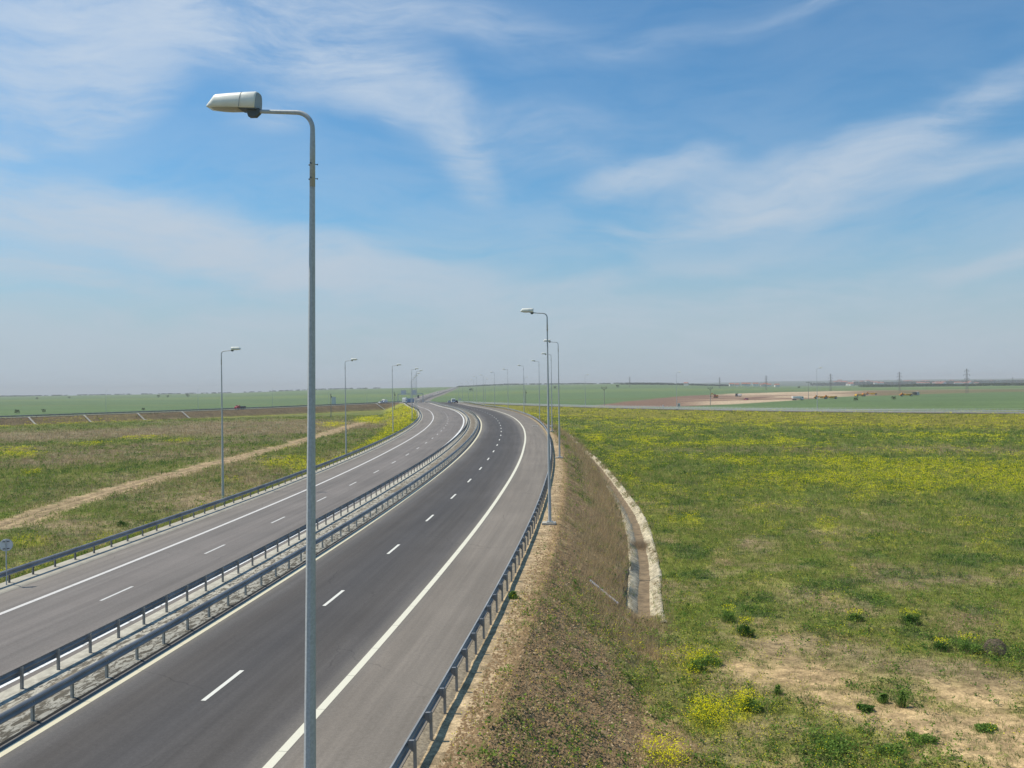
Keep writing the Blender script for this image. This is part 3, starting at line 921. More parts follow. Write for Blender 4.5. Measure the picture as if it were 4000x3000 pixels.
# ------------------------------------------------------------------ guard rails
WAVE = [(0.000, .155), (.012, .150), (.078, .105), (.083, .085), (.078, .062), (.012, .022), (.004, .0), (.012, -.022), (.078, -.062), (.083, -.085), (.078, -.105), (.012, -.150), (.0, -.155)]


def extrude_beam(name, pts, side, prof, mat, parent, z0):
    """pts (n,3) base line; side unit vectors (n,2); profile (out, up)"""
    n = len(pts); V = []
    prof2 = prof + [(o - .006, u) for o, u in reversed(prof)]
    for (o, u) in prof2:
        v = pts.copy(); v[:, 0] += side[:, 0] * o; v[:, 1] += side[:, 1] * o; v[:, 2] += z0 + u; V.append(v)
    V = np.concatenate(V); k = len(prof2); F = []
    for a in range(k):
        b_ = (a + 1) % k; i = np.arange(n - 1)
        F.append(np.stack([a * n + i, a * n + i + 1, b_ * n + i + 1, b_ * n + i], -1))
    return fast_mesh(name, V, np.concatenate(F), mat, parent)


def post_mesh(h, depth_dir, spacer=True):
    """sigma post at the origin, local +X points towards the beam"""
    mb = MB()
    mb.box((-.04, 0, h / 2 - .25), (.006, .095, h + .5)); mb.box((-.005, .046, h / 2 - .25), (.07, .006, h + .5)); mb.box((-.005, -.046, h / 2 - .25), (.07, .006, h + .5))
    return mb


def spacer_mesh(reach, deep=.09):
    mb = MB()
    # folded bracket between the post and the beam, wide at the top and narrowing downwards
    mb.loft([[(.01, -.035, .74), (.01, .035, .74), (.01, .035, .42), (.01, -.035, .42)],
             [(reach, -.05, .73), (reach, .05, .73), (reach, .05, .56), (reach, -.05, .56)]])
    return mb


POSTDATA = {}


def rail_line(name, label, pts, side_sign, spacing_n, reach=.12, mats=('rail', 'post'), nparts=100, top=.60, order_from=0, bracket=True, dense=1, tall=False):
    """pts: polyline every 2 m on which the posts stand; beam hangs on side_sign (+1 right of direction)"""
    root = empty(name, tuple(pts[0])); tag(root, label, 'guard rail', 'guard rails along the motorway and its slip roads')
    P = pts - pts[0]
    T = np.gradient(P[:, :2], axis=0); T /= np.hypot(*T.T)[:, None]
    N = np.stack([T[:, 1], -T[:, 0]], -1) * side_sign
    Pb = P.copy(); Pb[:, :2] += N * reach
    extrude_beam('beam', Pb, N, WAVE, M[mats[0]], root, top)
    # order posts by closeness to the camera
    d = np.hypot(pts[:, 0], pts[:, 1])
    vis = (pts[:, 1] > 8) & (np.abs(pts[:, 0]) < pts[:, 1] * .66)
    idx = [i for i in np.argsort(d) if vis[i]]
    inds = idx[:nparts]; rest = [i for i in range(len(pts)) if i not in set(inds)]
    key = (reach, tall, mats[1])
    if key not in POSTDATA:
        a = post_mesh(1.5 if tall else .74, 1).build('post', M[mats[1]])
        b_ = spacer_mesh(reach).build('spacer', M['rail'])
        POSTDATA[key] = (a.data, b_.data)
        bpy.data.objects.remove(a); bpy.data.objects.remove(b_)
    me, sm = POSTDATA[key]
    for i in inds:
        o = bpy.data.objects.new('post', me); COL.objects.link(o); o.parent = root
        o.location = tuple(P[i]); o.rotation_euler = (0, 0, math.atan2(N[i, 1], N[i, 0]))
        if bracket:
            q = bpy.data.objects.new('spacer', sm); COL.objects.link(q); q.parent = o
    if rest:
        mb = MB()
        for i in rest:
            Rz = Matrix.Rotation(math.atan2(N[i, 1], N[i, 0]), 3, 'Z')
            for src in ((me, sm) if bracket else (me,)):
                vs = [Rz @ v.co + Vector(tuple(P[i])) for v in src.vertices]
                mb.add(vs, [tuple(p.vertices) for p in src.polygons])
        o = mb.build('post', M[mats[1]], root); o['kind'] = 'stuff'
    return root, P, N


def rail_on_road(name, label, key, sign, s0, s1, **kw):
    ss = np.arange(s0, s1, 1.95)
    return rail_line(name, label, road_pt(ss, off(key, ss), kw.pop('dz', 0.0)), sign, 2, **kw)


rail_on_road('guard_rail', 'grey guard rail between the pale right shoulder and the brown earth bank', 'G', -1, -36.05, 470, reach=.17, dz=-.04)
rail_on_road('guard_rail', 'dark guard rail in the median nearer the camera, beside the dark right carriageway', 'M1', 1, -36.05, 1500, reach=.0, dz=.03, bracket=False, mats=('rail', 'post_lit'))
rail_on_road('guard_rail', 'dark guard rail in the median on the side of the paler left carriageway', 'M2', -1, -35.4, 540, reach=.06, dz=.03, bracket=False)
rail_on_road('guard_rail', 'grey guard rail on the far left edge, between the concrete kerb strip and the field', 'GL', 1, -36.2, 560, reach=.06, dz=.04, bracket=False)


def resample(P, step):
    t = np.r_[0, np.cumsum(np.hypot(*np.diff(P, axis=0)[:, :2].T))]
    tt = np.arange(0, t[-1], step)
    return np.stack([np.interp(tt, t, P[:, k]) for k in range(3)], -1)


rr, rP, rN = rail_line('guard_rail', 'pale grey guard rail with tall posts along the slip road behind the yellow flower bank', resample(RAMP_R, 2.0), 1, 2, reach=.1, mats=('galv', 'galv'), tall=True, bracket=False, top=.95)
RB = resample(RAMP_R, 2.0)
tb = MB(); tb.tube([tuple(p + np.array([0, 0, 1.45])) for p in (RB - RB[0])[80:]], .03, 6); tb.build('top_rail', M['galv'], rr)
_b = rP.copy(); _b[:, :2] += rN * .1
extrude_beam('lower_beam', _b, rN, WAVE, M['galv'], rr, .48)
rail_line('guard_rail', 'thin dark guard rail on the near edge of the slip road across the left field', resample(RAMP_L, 2.0), -1, 2, reach=.1, mats=('rail', 'post'), nparts=60, bracket=False)
rail_line('guard_rail', 'thin dark guard rail on the far edge of the slip road across the left field', resample(poly_side(RAMP_LC, 1 if np.hypot(*poly_side(RAMP_LC, 1, 5)[150, :2]) > np.hypot(*RAMP_LC[150, :2]) else -1, 5.0), 2.0), -1, 2, reach=.1, mats=('rail', 'post'), nparts=40, bracket=False)

# ------------------------------------------------------------------ street lamps
def make_lamp():
    root = empty('street_lamp')
    H = 14.15
    # octagonal tapered pole, arm along +X
    mb = MB(); zs = [0, 3, 6, 9, 11.5, 13.3]; rs = [.122, .104, .086, .068, .054, .045]
    secs = [[(r * math.cos(math.pi / 8 + k * math.pi / 4), r * math.sin(math.pi / 8 + k * math.pi / 4), z) for k in range(8)] for z, r in zip(zs, rs)]
    mb.loft(secs).build('pole', M['galv'], root)
    mb = MB(); mb.box((0, 0, .02), (.42, .42, .03))
    for sx in (-1, 1):
        for sy in (-1, 1): mb.tube([(sx * .16, sy * .16, .0), (sx * .16, sy * .16, .11)], .016, 8)
    mb.build('base_plate', M['galv'], root)
    MB().box((.05, 0, -.27), (.95, .85, .5)).build('footing', M['concrete'], root, bevel=.02)
    # bracket arm: sleeve, bend, slightly rising outreach
    pts = [(0, 0, 13.22), (0, 0, 13.9)]
    R = .30; zc = 14.18
    for k in range(0, 9):
        a = k / 8 * math.radians(86); pts.append((R - R * math.cos(a), 0, zc + R * math.sin(a)))
    x1, z1 = pts[-1][0], pts[-1][2]
    for q in (.25, .55, .82): pts.append((x1 + q, 0, z1 + q * .07))
    arm = MB().tube(pts, [.047, .046] + [.040] * 9 + [.036, .034, .033], 12).build('arm', M['galv'], root, smooth=True)
    for z in (13.36, 13.60):
        for k in range(3):
            a = math.radians(90 + 120 * k)
            c, s = math.cos(a), math.sin(a)
            b_ = MB().tube([(c * .03, s * .03, z), (c * .085, s * .085, z)], .007, 6).tube([(c * .078, s * .078, z), (c * .09, s * .09, z)], .014, 6)
            b_.build('bolt', M['darkgrey'], arm)
    # luminaire: trapezoidal shell, flat vertical back plate, rounded nose
    hx, hz = x1 + .70, z1 + .70 * .07
    head = empty('lamp_head'); head.parent = root; head.location = (hx, 0, hz); head.rotation_euler = (0, math.radians(-4), 0)
    def sec(x, w, h, zb, n=13):
        pr = []
        for k in range(n):
            a = math.pi * k / (n - 1)
            ca, sa = math.cos(a), math.sin(a)
            pr.append((x, w * math.copysign(abs(ca) ** .50, ca) * (1 - .16 * abs(sa)), zb + h * abs(sa) ** .50))
        return pr
    S = [sec(.0, .140, .285, .028), sec(.03, .150, .298, .025), sec(.27, .162, .280, .025), sec(.50, .160, .260, .025), sec(.74, .150, .235, .025), sec(.765, .148, .222, .026), sec(.82, .136, .140, .027), sec(.87, .122, .062, .029), sec(.882, .112, .032, .03)]
    sh = MB().loft(S).build('housing', M['cream'], head, smooth=True)
    for p in sh.data.polygons: p.use_smooth = len(p.vertices) == 4
    # hairline where the gear door meets the canopy
    seam = sec(.27, .1635, .2815, .025)
    MB().tube(seam, .0035, 5).build('door_seam', M['darkgrey'], sh)
    bp = sec(-.012, .130, .265, .036)
    MB().loft([bp, [(x + .012, y * 1.06, z) for x, y, z in bp]]).build('end_cap', M['capgrey'], head)
    # shallow bowl under the canopy
    B = []
    for x, w, dd in ((.27, .15, .005), (.36, .142, .030), (.50, .140, .040), (.66, .128, .036), (.77, .10, .022), (.83, .07, .005)):
        B.append([(x, w * math.cos(a), .028 - dd * math.sin(a)) for a in [math.pi * k / 8 for k in range(9)]])
    MB().loft(B).build('glass_bowl', M['glass'], head, smooth=True)
    mb = MB().loft([[(-.05, -.04, -.035), (-.05, .04, -.035), (-.05, .05, .045), (-.05, -.05, .045)], [(.02, -.05, -.10), (.02, .05, -.10), (.02, .07, .04), (.02, -.07, .04)],
                    [(.14, -.05, -.105), (.14, .05, -.105), (.14, .09, .03), (.14, -.09, .03)], [(.17, -.04, -.05), (.17, .04, -.05), (.17, .09, .03), (.17, -.09, .03)]])
    mb.build('bracket', M['darkgrey'], head, bevel=.004)
    MB().box((.14, 0, .017), (.30, .25, .02)).build('gear_tray', M['darkgrey'], head)
    return root


GL_LAMP = 'street lamps along the motorway and slip roads'
lamp0 = register(make_lamp())
_first = [True]


def put_lamp(x, y, z, rz, label, tilt=0.0, scale=1.0, footing=True):
    if _first[0]:
        o = lamp0; _first[0] = False
    else:
        o = copy_tree(lamp0)
    o.location = (x, y, z); o.rotation_euler = (0, tilt, rz)
    # the tilt is about the world Y axis
    if tilt:
        o.rotation_euler = (Matrix.Rotation(tilt, 3, 'Y') @ Matrix.Rotation(rz, 3, 'Z')).to_euler()
    o.scale = (scale, scale, scale)
    tag(o, label, 'street lamp', GL_LAMP)
    return o


ORD = ['first', 'second', 'third', 'fourth', 'fifth', 'sixth', 'seventh', 'eighth', 'ninth', 'tenth', 'eleventh', 'twelfth', 'thirteenth', 'fourteenth']
# the near lamp, cut by the lower edge of the frame
s_n = float(np.interp(15.0, _yy, _arc))
put_lamp(-3.52, 15.0, -.02, math.radians(180) - heading(s_n) - math.radians(2), 'tall street lamp right in front of the camera, cut off by the lower picture edge', tilt=math.radians(.95))
rl = [(32.0, 8.83), (82.6, 8.95), (139.0, 9.65)]
for i, (s, o_) in enumerate(rl):
    p = road_pt(s, o_); put_lamp(p[0], p[1], p[2] + .08, math.pi - heading(s), ['street lamp on a clearly visible concrete block outside the right guard rail', 'street lamp outside the right guard rail, rightmost of the three overlapping poles', 'street lamp outside the right guard rail, middle of the three overlapping poles'][i])
for i, (px, d) in enumerate([(2106.5, 217), (2045.6, 271), (1984, 326), (1932, 382), (1888, 436), (1862, 486), (1850, 545), (1829, 600), (1806, 665), (1790, 735)]):
    X, _ = at_depth(px, d); zt = [1.75, 1.95, 2.0, 1.9, 1.6, 1.3, .2, -.5, -1.2, -1.8][i]
    put_lamp(X, d, zt - .3, math.pi + .06, '%s street lamp counted from the camera along the right guard rail' % ORD[i + 3])
for i, (px, d, zb) in enumerate([(866, 83, -1.0), (1349, 131, -.55), (1533, 180, -.1), (1608.5, 229, .15), (1627.5, 262, .3), (1622, 312, .4), (1617, 362, .3), (1610, 425, .3), (1607, 490, 0), (1603, 560, -.5)]):
    X, _ = at_depth(px, d); put_lamp(X, d, zb, -.06, '%s street lamp counted from the camera along the left guard rail' % ORD[i])
for i, (px, d, zb) in enumerate([(1895, 515, 0), (2050, 475, .4), (2287, 420, .5), (2646, 357, .3), (3199, 310, .4)]):
    X, _ = at_depth(px, d); put_lamp(X, d + 2, zb, -.3, ['farthest lamp of the right slip road with its head turned right, near the curve', 'lamp of the right slip road beside the pale concrete pole', 'lamp of the right slip road standing alone right of the clustered lamps', 'lamp of the right slip road next to the small white sign', 'nearest lamp of the right slip road, in front of the white tipper lorry'][i])
for i, (px, d, zb) in enumerate([(413, 556, -3.5), (773, 600, -3.2), (1064, 680, -3.0), (1283, 760, -3.6), (1433, 850, -3.9)]):
    X, _ = at_depth(px, d); put_lamp(X, d, zb, -.2, '%s from the left of the distant lamps in the green left field' % ORD[i])

# ------------------------------------------------------------------ signs
def round_sign(x, y, z, rz, h, r, label, facing_back=True):
    root = empty('road_sign', (x, y, z), rz); tag(root, label, 'road sign')
    MB().tube([(0, 0, -.3), (0, 0, h + r)], .03, 10).build('pole', M['galv'], root)
    d = MB(); n = 40
    d.loft([[(r * math.cos(2 * math.pi * k / n), -.045, h + r * math.sin(2 * math.pi * k / n)) for k in range(n)], [(r * math.cos(2 * math.pi * k / n), -.06, h + r * math.sin(2 * math.pi * k / n)) for k in range(n)]])
    disc = d.build('disc', M['signback'] if facing_back else M['white'], root)
    e = MB(); e.tube([(r * math.cos(2 * math.pi * k / n), -.052, h + r * math.sin(2 * math.pi * k / n)) for k in range(n + 1)], .012, 6, cap=False); e.build('rim', M['galv'] if facing_back else M['red'], disc)
    for dz in (-.6, .6):
        MB().box((0, -.035, h + dz * r), (.30, .03, .035)).build('clamp', M['steel_dark'], root)
    return root


ps = road_pt(8.9, -17.85); round_sign(-25.5, 45.0, .02, math.pi + .5, 2.17, .30, 'round road sign seen from behind on a thin pole at the left picture edge')
X, _ = at_depth(1796.5, 500); o = round_sign(X, 500, .3, 0, 3.0, .6, 'distant round white sign right of the three vehicles, past the curve', False)
# ladder-backed panel by the left slip road
def panel_sign(x, y, z, w, h, zlow, label, posts=2, mat='signback', name='road_sign'):
    root = empty(name, (x, y, z)); tag(root, label, 'road sign')
    for sx in ((-1, 1) if posts == 2 else (0,)):
        MB().box((sx * w * .38, .08, (zlow + h) / 2), (.12, .12, zlow + h)).build('post', M['galv'], root)
    p = MB().box((0, 0, zlow + h / 2), (w, .06, h)).build('panel', M[mat], root)
    for k in range(max(2, int(h / .55))):
        MB().box((0, -.05, zlow + (k + .5) * h / max(2, int(h / .55))), (w * .96, .05, .07)).build('stiffener', M['galv'], root)
    return root


X, _ = at_depth(1303, 560); panel_sign(X, 560, -.1, 2.6, 5.0, .2, 'tall grey sign panel seen from behind beside a concrete pole, left field')
X, _ = at_depth(2651, 350)
r_ = panel_sign(X, 350, .0, 1.0, 1.5, 1.1, 'small white sign with a dark round mark by the right slip road', 1, 'white')
MB().loft([[(.25 * math.cos(2 * math.pi * k / 20), -.08, 1.9 + .25 * math.sin(2 * math.pi * k / 20)) for k in range(20)], [(.25 * math.cos(2 * math.pi * k / 20), -.10, 1.9 + .25 * math.sin(2 * math.pi * k / 20)) for k in range(20)]]).build('symbol', M['navy'], r_)
# sign gantry
g = empty('sign_gantry', (-79, 620, -.4)); tag(g, 'grey overhead gantry with sign boards seen from behind over the far left carriageway', 'gantry')
GW = 17.3
for x in (0, GW): MB().box((x, 0, 3.0), (.45, .45, 7.0)).build('post', M['galv'], g)
MB().box((GW / 2, 0, 6.3), (GW, .5, .55)).build('beam', M['galv'], g)
for x, w, zb, h in ((3.9, 3.7, 5.9, 3.0), (11.2, 3.6, 5.6, 3.3)):
    MB().box((x, -.4, zb + h / 2), (w, .12, h)).build('sign_board', M['signback'], g)
# white marker stone near the slip road rail
X, _ = at_depth(2589, 372); mm = empty('marker_post', (X, 372, -.2)); tag(mm, 'short white marker post by the right slip road rail, left of the small sign', 'marker post')
MB().box((0, 0, .9), (.35, .15, 1.8)).build('post', M['white'], mm, bevel=.03); MB().box((0, -.09, 1.4), (.3, .02, .2)).build('band', M['black'], mm)

# ------------------------------------------------------------------ utility poles and pylons
def concrete_pole(px, y_, zb, h, label, arms='small'):
    X, _ = at_depth(px, y_); root = empty('utility_pole', (X, y_, zb)); tag(root, label, 'utility pole')
    w0 = .34 if arms != 'thin' else .2
    MB().loft([[(-w0 / 2, -w0 / 2, 0), (w0 / 2, -w0 / 2, 0), (w0 / 2, w0 / 2, 0), (-w0 / 2, w0 / 2, 0)], [(-w0 * .3, -w0 * .3, h), (w0 * .3, -w0 * .3, h), (w0 * .3, w0 * .3, h), (-w0 * .3, w0 * .3, h)]]).build('shaft', M['concrete_pole'], root)
    if arms == 'tee':
        MB().box((0, 0, h - .2), (3.2, .2, .2)).build('crossarm', M['steel_dark'], root)
        for x in (-1.4, 0, 1.4): MB().tube([(x, 0, h - .1), (x, 0, h + .45)], .09, 6).build('insulator', M['darkgrey'], root)
    elif arms == 'fork':
        for x in (-1, 1):
            MB().tube([(0, 0, h - 2.2), (x * 1.5, 0, h - .2), (x * 1.1, 0, h + .4)], .09, 6).build('fork_arm', M['pylon'], root)
        MB().tube([(-1.6, 0, h - .6), (1.6, 0, h - .6)], .08, 6).build('crossarm', M['pylon'], root)
        for x in (-1.5, 0, 1.5): MB().tube([(x, 0, h - .6), (x, 0, h - 1.1)], .09, 6).build('insulator', M['darkgrey'], root)
    else:
        MB().box((.0, -.2, h - .6), (.9, .12, .12)).build('bracket', M['steel_dark'], root)
        MB().box((.28, -.25, h - 1.5), (.4, .3, .7)).build('junction_box', M['darkgrey'], root)
    return root


concrete_pole(1540.5, 436, -3.1, 11.3, 'pale concrete utility pole in the left field near the flowering bank')
concrete_pole(1291.7, 410, -3.1, 11.0, 'pale concrete utility pole beside the tall grey sign panel')
concrete_pole(2053, 490, -.3, 8.4, 'pale concrete utility pole behind the right slip road, among the lamps')
concrete_pole(2359.6, 520, -3.2, 12.4, 'thin utility pole with forked top behind the right slip road, left one', 'fork')
concrete_pole(2774, 560, -3.0, 11.2, 'thin utility pole with forked top standing before the orange excavator', 'fork')
concrete_pole(3157.6, 690, -3.0, 13.5, 'wooden-looking utility pole with crossarm just right of the white tipper lorry', 'tee')


def make_pylon():
    root = empty('pylon'); H = 25.0
    def strut(mb, a, b_, r=.09): mb.tube([a, b_], r * .62, 4)
    mb = MB(); w = lambda z: 1.25 * (1 - z / H * .82)
    lv = [0, 4, 7.5, 10.5, 13, 15.5, 17.5, 19.5, 21.5, 23.3, 25]
    for i in range(len(lv) - 1):
        a, b_ = lv[i], lv[i + 1]
        for sx, sy in ((1, 1), (1, -1), (-1, -1), (-1, 1)):
            strut(mb, (sx * w(a), sy * w(a), a), (sx * w(b_), sy * w(b_), b_), .17)
        for (p, q) in (((1, 1), (-1, 1)), ((-1, -1), (1, -1)), ((1, -1), (1, 1)), ((-1, 1), (-1, -1))):
            strut(mb, (p[0] * w(a), p[1] * w(a), a), (q[0] * w(b_), q[1] * w(b_), b_)); strut(mb, (q[0] * w(a), q[1] * w(a), a), (p[0] * w(b_), p[1] * w(b_), b_))
    mb.build('mast', M['pylon'], root)
    for z, L in ((23.0, 2.6), (19.0, 3.6), (15.0, 2.8)):
        a = MB(); strut(a, (-L, 0, z), (L, 0, z), .14)
        for s in (-1, 1): strut(a, (s * L, 0, z), (0, 0, z + 1.6), .09)
        c = a.build('crossarm', M['pylon'], root)
        for s in (-1, 1): MB().tube([(s * L, 0, z), (s * L, 0, z - 1.5)], .16, 6).build('insulator', M['darkgrey'], c)
    return root


py0 = register(make_pylon())
PY = [(3777, 907, -2.1, 1.0, 'tallest lattice pylon, towards the right edge of the picture'), (3514, 1130, -2.0, 1.0, 'lattice pylon second from the right among the big ones, above the tree belt'),
      (3245, 1300, -1.8, 1.0, 'lattice pylon above the yellow earthmovers'), (2993, 1500, -1.6, 1.0, 'lattice pylon in front of the small white houses'), (2811, 1850, -1.0, .95, 'small faint lattice pylon above the orange excavator'),
      (2460, 2150, 3.0, 1.0, 'faint lattice pylon on the green slope at the picture centre right'), (3956, 1700, -2.0, .72, 'short faint pylon at the far right edge')]
for i, (px, d, zb, sc_, lab) in enumerate(PY):
    o = py0 if i == 0 else copy_tree(py0)
    X, _ = at_depth(px, d); zz = float(terrain_z(np.array([X]), np.array([float(d)]))[0])
    o.location = (X, d, zz - .2); o.scale = (sc_,) * 3; o.rotation_euler = (0, 0, .25); tag(o, lab, 'pylon', 'power line pylons across the plain')

# ------------------------------------------------------------------ vehicles
def wheels(root, xs, ys, r, w=.24):
    for y in ys:
        for x in xs:
            tyre = MB().tube([(x - w / 2, y, r), (x + w / 2, y, r)], r, 18).build('wheel', M['black'], root)
            MB().tube([(x - w / 2 - .01, y, r), (x + w / 2 + .01, y, r)], r * .55, 12).build('rim', M['silver'], tyre)


def car(x, y, z, rz, paint, label, front=False):
    """local +Y = direction of travel"""
    root = empty('car', (x, y, z), rz); tag(root, label, 'car')
    MB().prism([(-2.1, .35), (-2.15, .75), (-2.05, .95), (1.0, .98), (2.0, .82), (2.12, .5), (2.05, .30), (-2.0, .28)], -.86, .86).build('body', paint, root, bevel=.05)
    MB().loft([[(-.80, -1.95, .95), (.80, -1.95, .95), (.80, 1.05, .97), (-.80, 1.05, .97)], [(-.62, -1.35, 1.42), (.62, -1.35, 1.42), (.62, .25, 1.44), (-.62, .25, 1.44)]]).build('windows', M['window'], root)
    MB().box((0, -.55, 1.45), (1.2, 1.6, .05)).build('roof', paint, root, bevel=.02)
    wheels(root, (-.78, .78), (-1.3, 1.3), .32)
    for sx in (-1, 1):
        MB().box((sx * .66, -2.13, .78), (.3, .05, .16)).build('tail_light', M['taillight'], root)
        MB().box((sx * .62, 2.09, .66), (.34, .06, .14)).build('headlight', M['headlight'], root)
    return root


def van(x, y, z, rz, paint, label, h=2.35, L=5.2):
    root = empty('van', (x, y, z), rz); tag(root, label, 'van')
    MB().prism([(-L / 2, .4), (-L / 2, h - .1), (-L / 2 + .1, h), (L / 2 - 1.5, h), (L / 2 - .75, 1.3), (L / 2 - .1, 1.05), (L / 2, .45), (L / 2 - .1, .35)], -.98, .98).build('body', paint, root, bevel=.05)
    for sx in (-1, 1):
        MB().box((sx * .44, -L / 2 - .01, h * .70), (.74, .03, .52)).build('rear_window', M['window'], root)
        MB().box((sx * .88, -L / 2 - .01, .95), (.12, .03, .45)).build('tail_light', M['taillight'], root)
        MB().box((sx * .985, L / 2 - 1.5, 1.55), (.02, .9, .55)).build('side_window', M['window'], root)
    MB().box((0, -L / 2 - .03, .48), (1.9, .08, .22)).build('bumper', M['black'], root)
    MB().box((0, L / 2 - 1.02, 1.72), (1.7, .03, 1.0), Matrix.Rotation(math.radians(-36), 3, 'X')).build('windscreen', M['window'], root)
    wheels(root, (-.86, .86), (-L / 2 + 1.0, L / 2 - .9), .36)
    return root


def lorry(x, y, z, rz, cab, load, label, L=9.0, loadh=3.2, loadz=1.1, cabh=3.2, tipper=False):
    root = empty('lorry', (x, y, z), rz); tag(root, label, 'lorry')
    yc = L / 2 - 1.1
    MB().prism([(yc - 1.1, .6), (yc - 1.1, cabh), (yc + .7, cabh), (yc + 1.05, 1.9), (yc + 1.1, .6)], -1.22, 1.22).build('cab', cab, root, bevel=.06)
    MB().box((0, yc + .93, 2.25), (2.1, .05, .8), Matrix.Rotation(math.radians(-15), 3, 'X')).build('windscreen', M['window'], root)
    for sx in (-1, 1):
        MB().box((sx * 1.235, yc + .1, 2.2), (.02, .9, .7)).build('side_window', M['window'], root)
        MB().box((sx * .9, yc + 1.12, .9), (.35, .04, .22)).build('headlight', M['headlight'], root)
    MB().box((0, yc + 1.12, .55), (2.3, .12, .3)).build('bumper', M['steel_dark'], root)
    MB().box((0, -.4, .85), (.9, L - 1, .25)).build('chassis', M['steel_dark'], root)
    l0, l1 = -L / 2, yc - 1.4
    if tipper:
        MB().prism([(l0, loadz + .25), (l0 - .2, loadz + loadh), (l1 + .1, loadz + loadh + .15), (l1, loadz)], -1.22, 1.22).build('tipper_body', load, root, bevel=.05)
        for k in range(4): MB().box((1.24, l0 + (k + .5) * (l1 - l0) / 4, loadz + loadh * .5), (.05, .12, loadh * .9)).build('rib', load, root)
    else:
        MB().box((0, (l0 + l1) / 2, loadz + loadh / 2), (2.45, l1 - l0, loadh)).build('cargo_box', load, root, bevel=.04)
    wheels(root, (-1.05, 1.05), (l0 + 1.0, l0 + 2.3, yc), .5, .3)
    return root


def zmain(px, d, y_px):
    X, z = at_depth(px, d, y_px); return X, z


hd = -heading(445)
for f, px, d, paint, lab in ((car, 1754.5, 478, M['silver'], 'silver car on the right carriageway, left of the white van past the curve'), (van, 1769.7, 482, M['white'], 'white van between a silver and a dark car past the curve'),
                             (car, 1780.8, 486, M['navy'], 'dark blue car close to the right of the white van')):
    X, _ = at_depth(px, d); ssv, _o = so_of(np.array([X]), np.array([float(d)])); f(X, d, float(zroad(ssv[0])) + .02, hd, paint, lab)
# far road traffic
for px, d, kind, lab in ((1696, 1300, 'bus', 'tiny dark lorry on the far motorway stretch'), (1649, 900, 'van', 'tiny white van beyond the crest near the gantry'), (1729, 1800, 'van', 'tiny white van on the distant climb'), (1738, 1500, 'car', 'tiny white car on the distant stretch, right of the dark lorry'), (1637, 800, 'car', 'tiny dark car past the crest below the gantry'),
                         (1775, 3000, 'van', 'tiny vehicle on the far hill where the road meets the horizon')):
    X = float(xref(d)) + {'bus': -14, 'van': -10, 'car': -10}[kind]
    if px == 1637: X = float(xref(d)) - 14
    ssv, _o = so_of(np.array([X]), np.array([float(d)])); z = float(zroad(ssv[0])) + .02
    if kind == 'bus': lorry(X, d, z, math.pi * 1.02, M['navy'], M['steel_dark'], lab)
    elif kind == 'van': van(X, d, z, math.pi, M['white'], lab)
    else: car(X, d, z, math.pi, M['navy'] if px == 1637 else M['white'], lab)


def on_ramp(P, px):
    u = P[:, 0] / P[:, 1]; i = int(np.argmin(np.abs(u - (px - 2000) / FPX)))
    T = P[min(i + 1, len(P) - 1)] - P[i - 1]
    return P[i, 0], P[i, 1], P[i, 2] + .03, math.atan2(-T[0], T[1])


x, y, z, a = on_ramp(RAMP_LC, 940)
# small red lorry with a dark flatbed
r_ = empty('flatbed_lorry', (x, y, z), a); tag(r_, 'small red lorry with a dark flatbed driving on the left slip road', 'lorry')
fb = MB().prism([(1.2, .6), (1.2, 2.1), (2.2, 2.1), (2.7, 1.5), (3.6, 1.3), (3.7, .5)], -1.0, 1.0).build('cab', M['red'], r_, bevel=.06)
MB().box((0, 2.52, 1.78), (1.7, .04, .6), Matrix.Rotation(math.radians(-38), 3, 'X')).build('windscreen', M['window'], r_)
for sx in (-1, 1):
    MB().box((sx * 1.01, 1.75, 1.65), (.02, .8, .5)).build('side_window', M['window'], r_)
    MB().box((sx * .8, 3.72, .85), (.3, .04, .2)).build('headlight', M['headlight'], r_)
MB().box((0, -.9, .95), (2.1, 4.0, .2)).build('flatbed', M['steel_dark'], r_)
MB().box((0, -.9, 1.3), (2.1, 4.0, .5)).build('dropside', M['navy'], r_, bevel=.03)
wheels(r_, (-.9, .9), (-1.6, 2.6), .42)
x, y, z, a = on_ramp(RAMP_LC, 1502); van(x, y, z, a, M['white'], 'white van behind a small white car on the left slip road, near the concrete pole')
x, y, z, a = on_ramp(RAMP_LC, 1484); car(x, y, z, a, M['white'], 'small white car just left of the white van on the left slip road')
X, _ = at_depth(1594, 566); ll = lorry(X, 566, .05, math.pi - .42, M['white'], M['blue'], 'white cabbed lorry with a blue grey covered load above the flowering bank', L=11, loadh=2.4, loadz=1.0, cabh=4.0)

# construction site
def site(px, py, z=-2.6):
    x_, d = ground_at(px, py, z); zz = float(terrain_z(np.array([x_]), np.array([d]))[0]); return x_, d, zz


x, y, z = site(3116, 1561); o = lorry(x, y, z, math.radians(-82), M['white'], M['white'], 'white tipper lorry standing on the pale excavated ground', L=8.6, loadh=1.7, loadz=1.2, cabh=2.9, tipper=True)
x, y, z = site(2885, 1549); lorry(x, y, z, math.radians(60), M['steel_dark'], M['signback'], 'small grey lorry between the excavator and the red vehicle', L=6.0, loadh=1.5, tipper=True)
x, y, z = site(2914.6, 1560); car(x, y, z, math.radians(20), M['red'], 'small red car on the bare construction ground')
x, y, z = site(3578, 1544); lorry(x, y, z, math.radians(-80), M['signback'], M['steel_dark'], 'grey lorry right of the yellow trailer on the building ground', L=5.5, loadh=1.8, tipper=True)


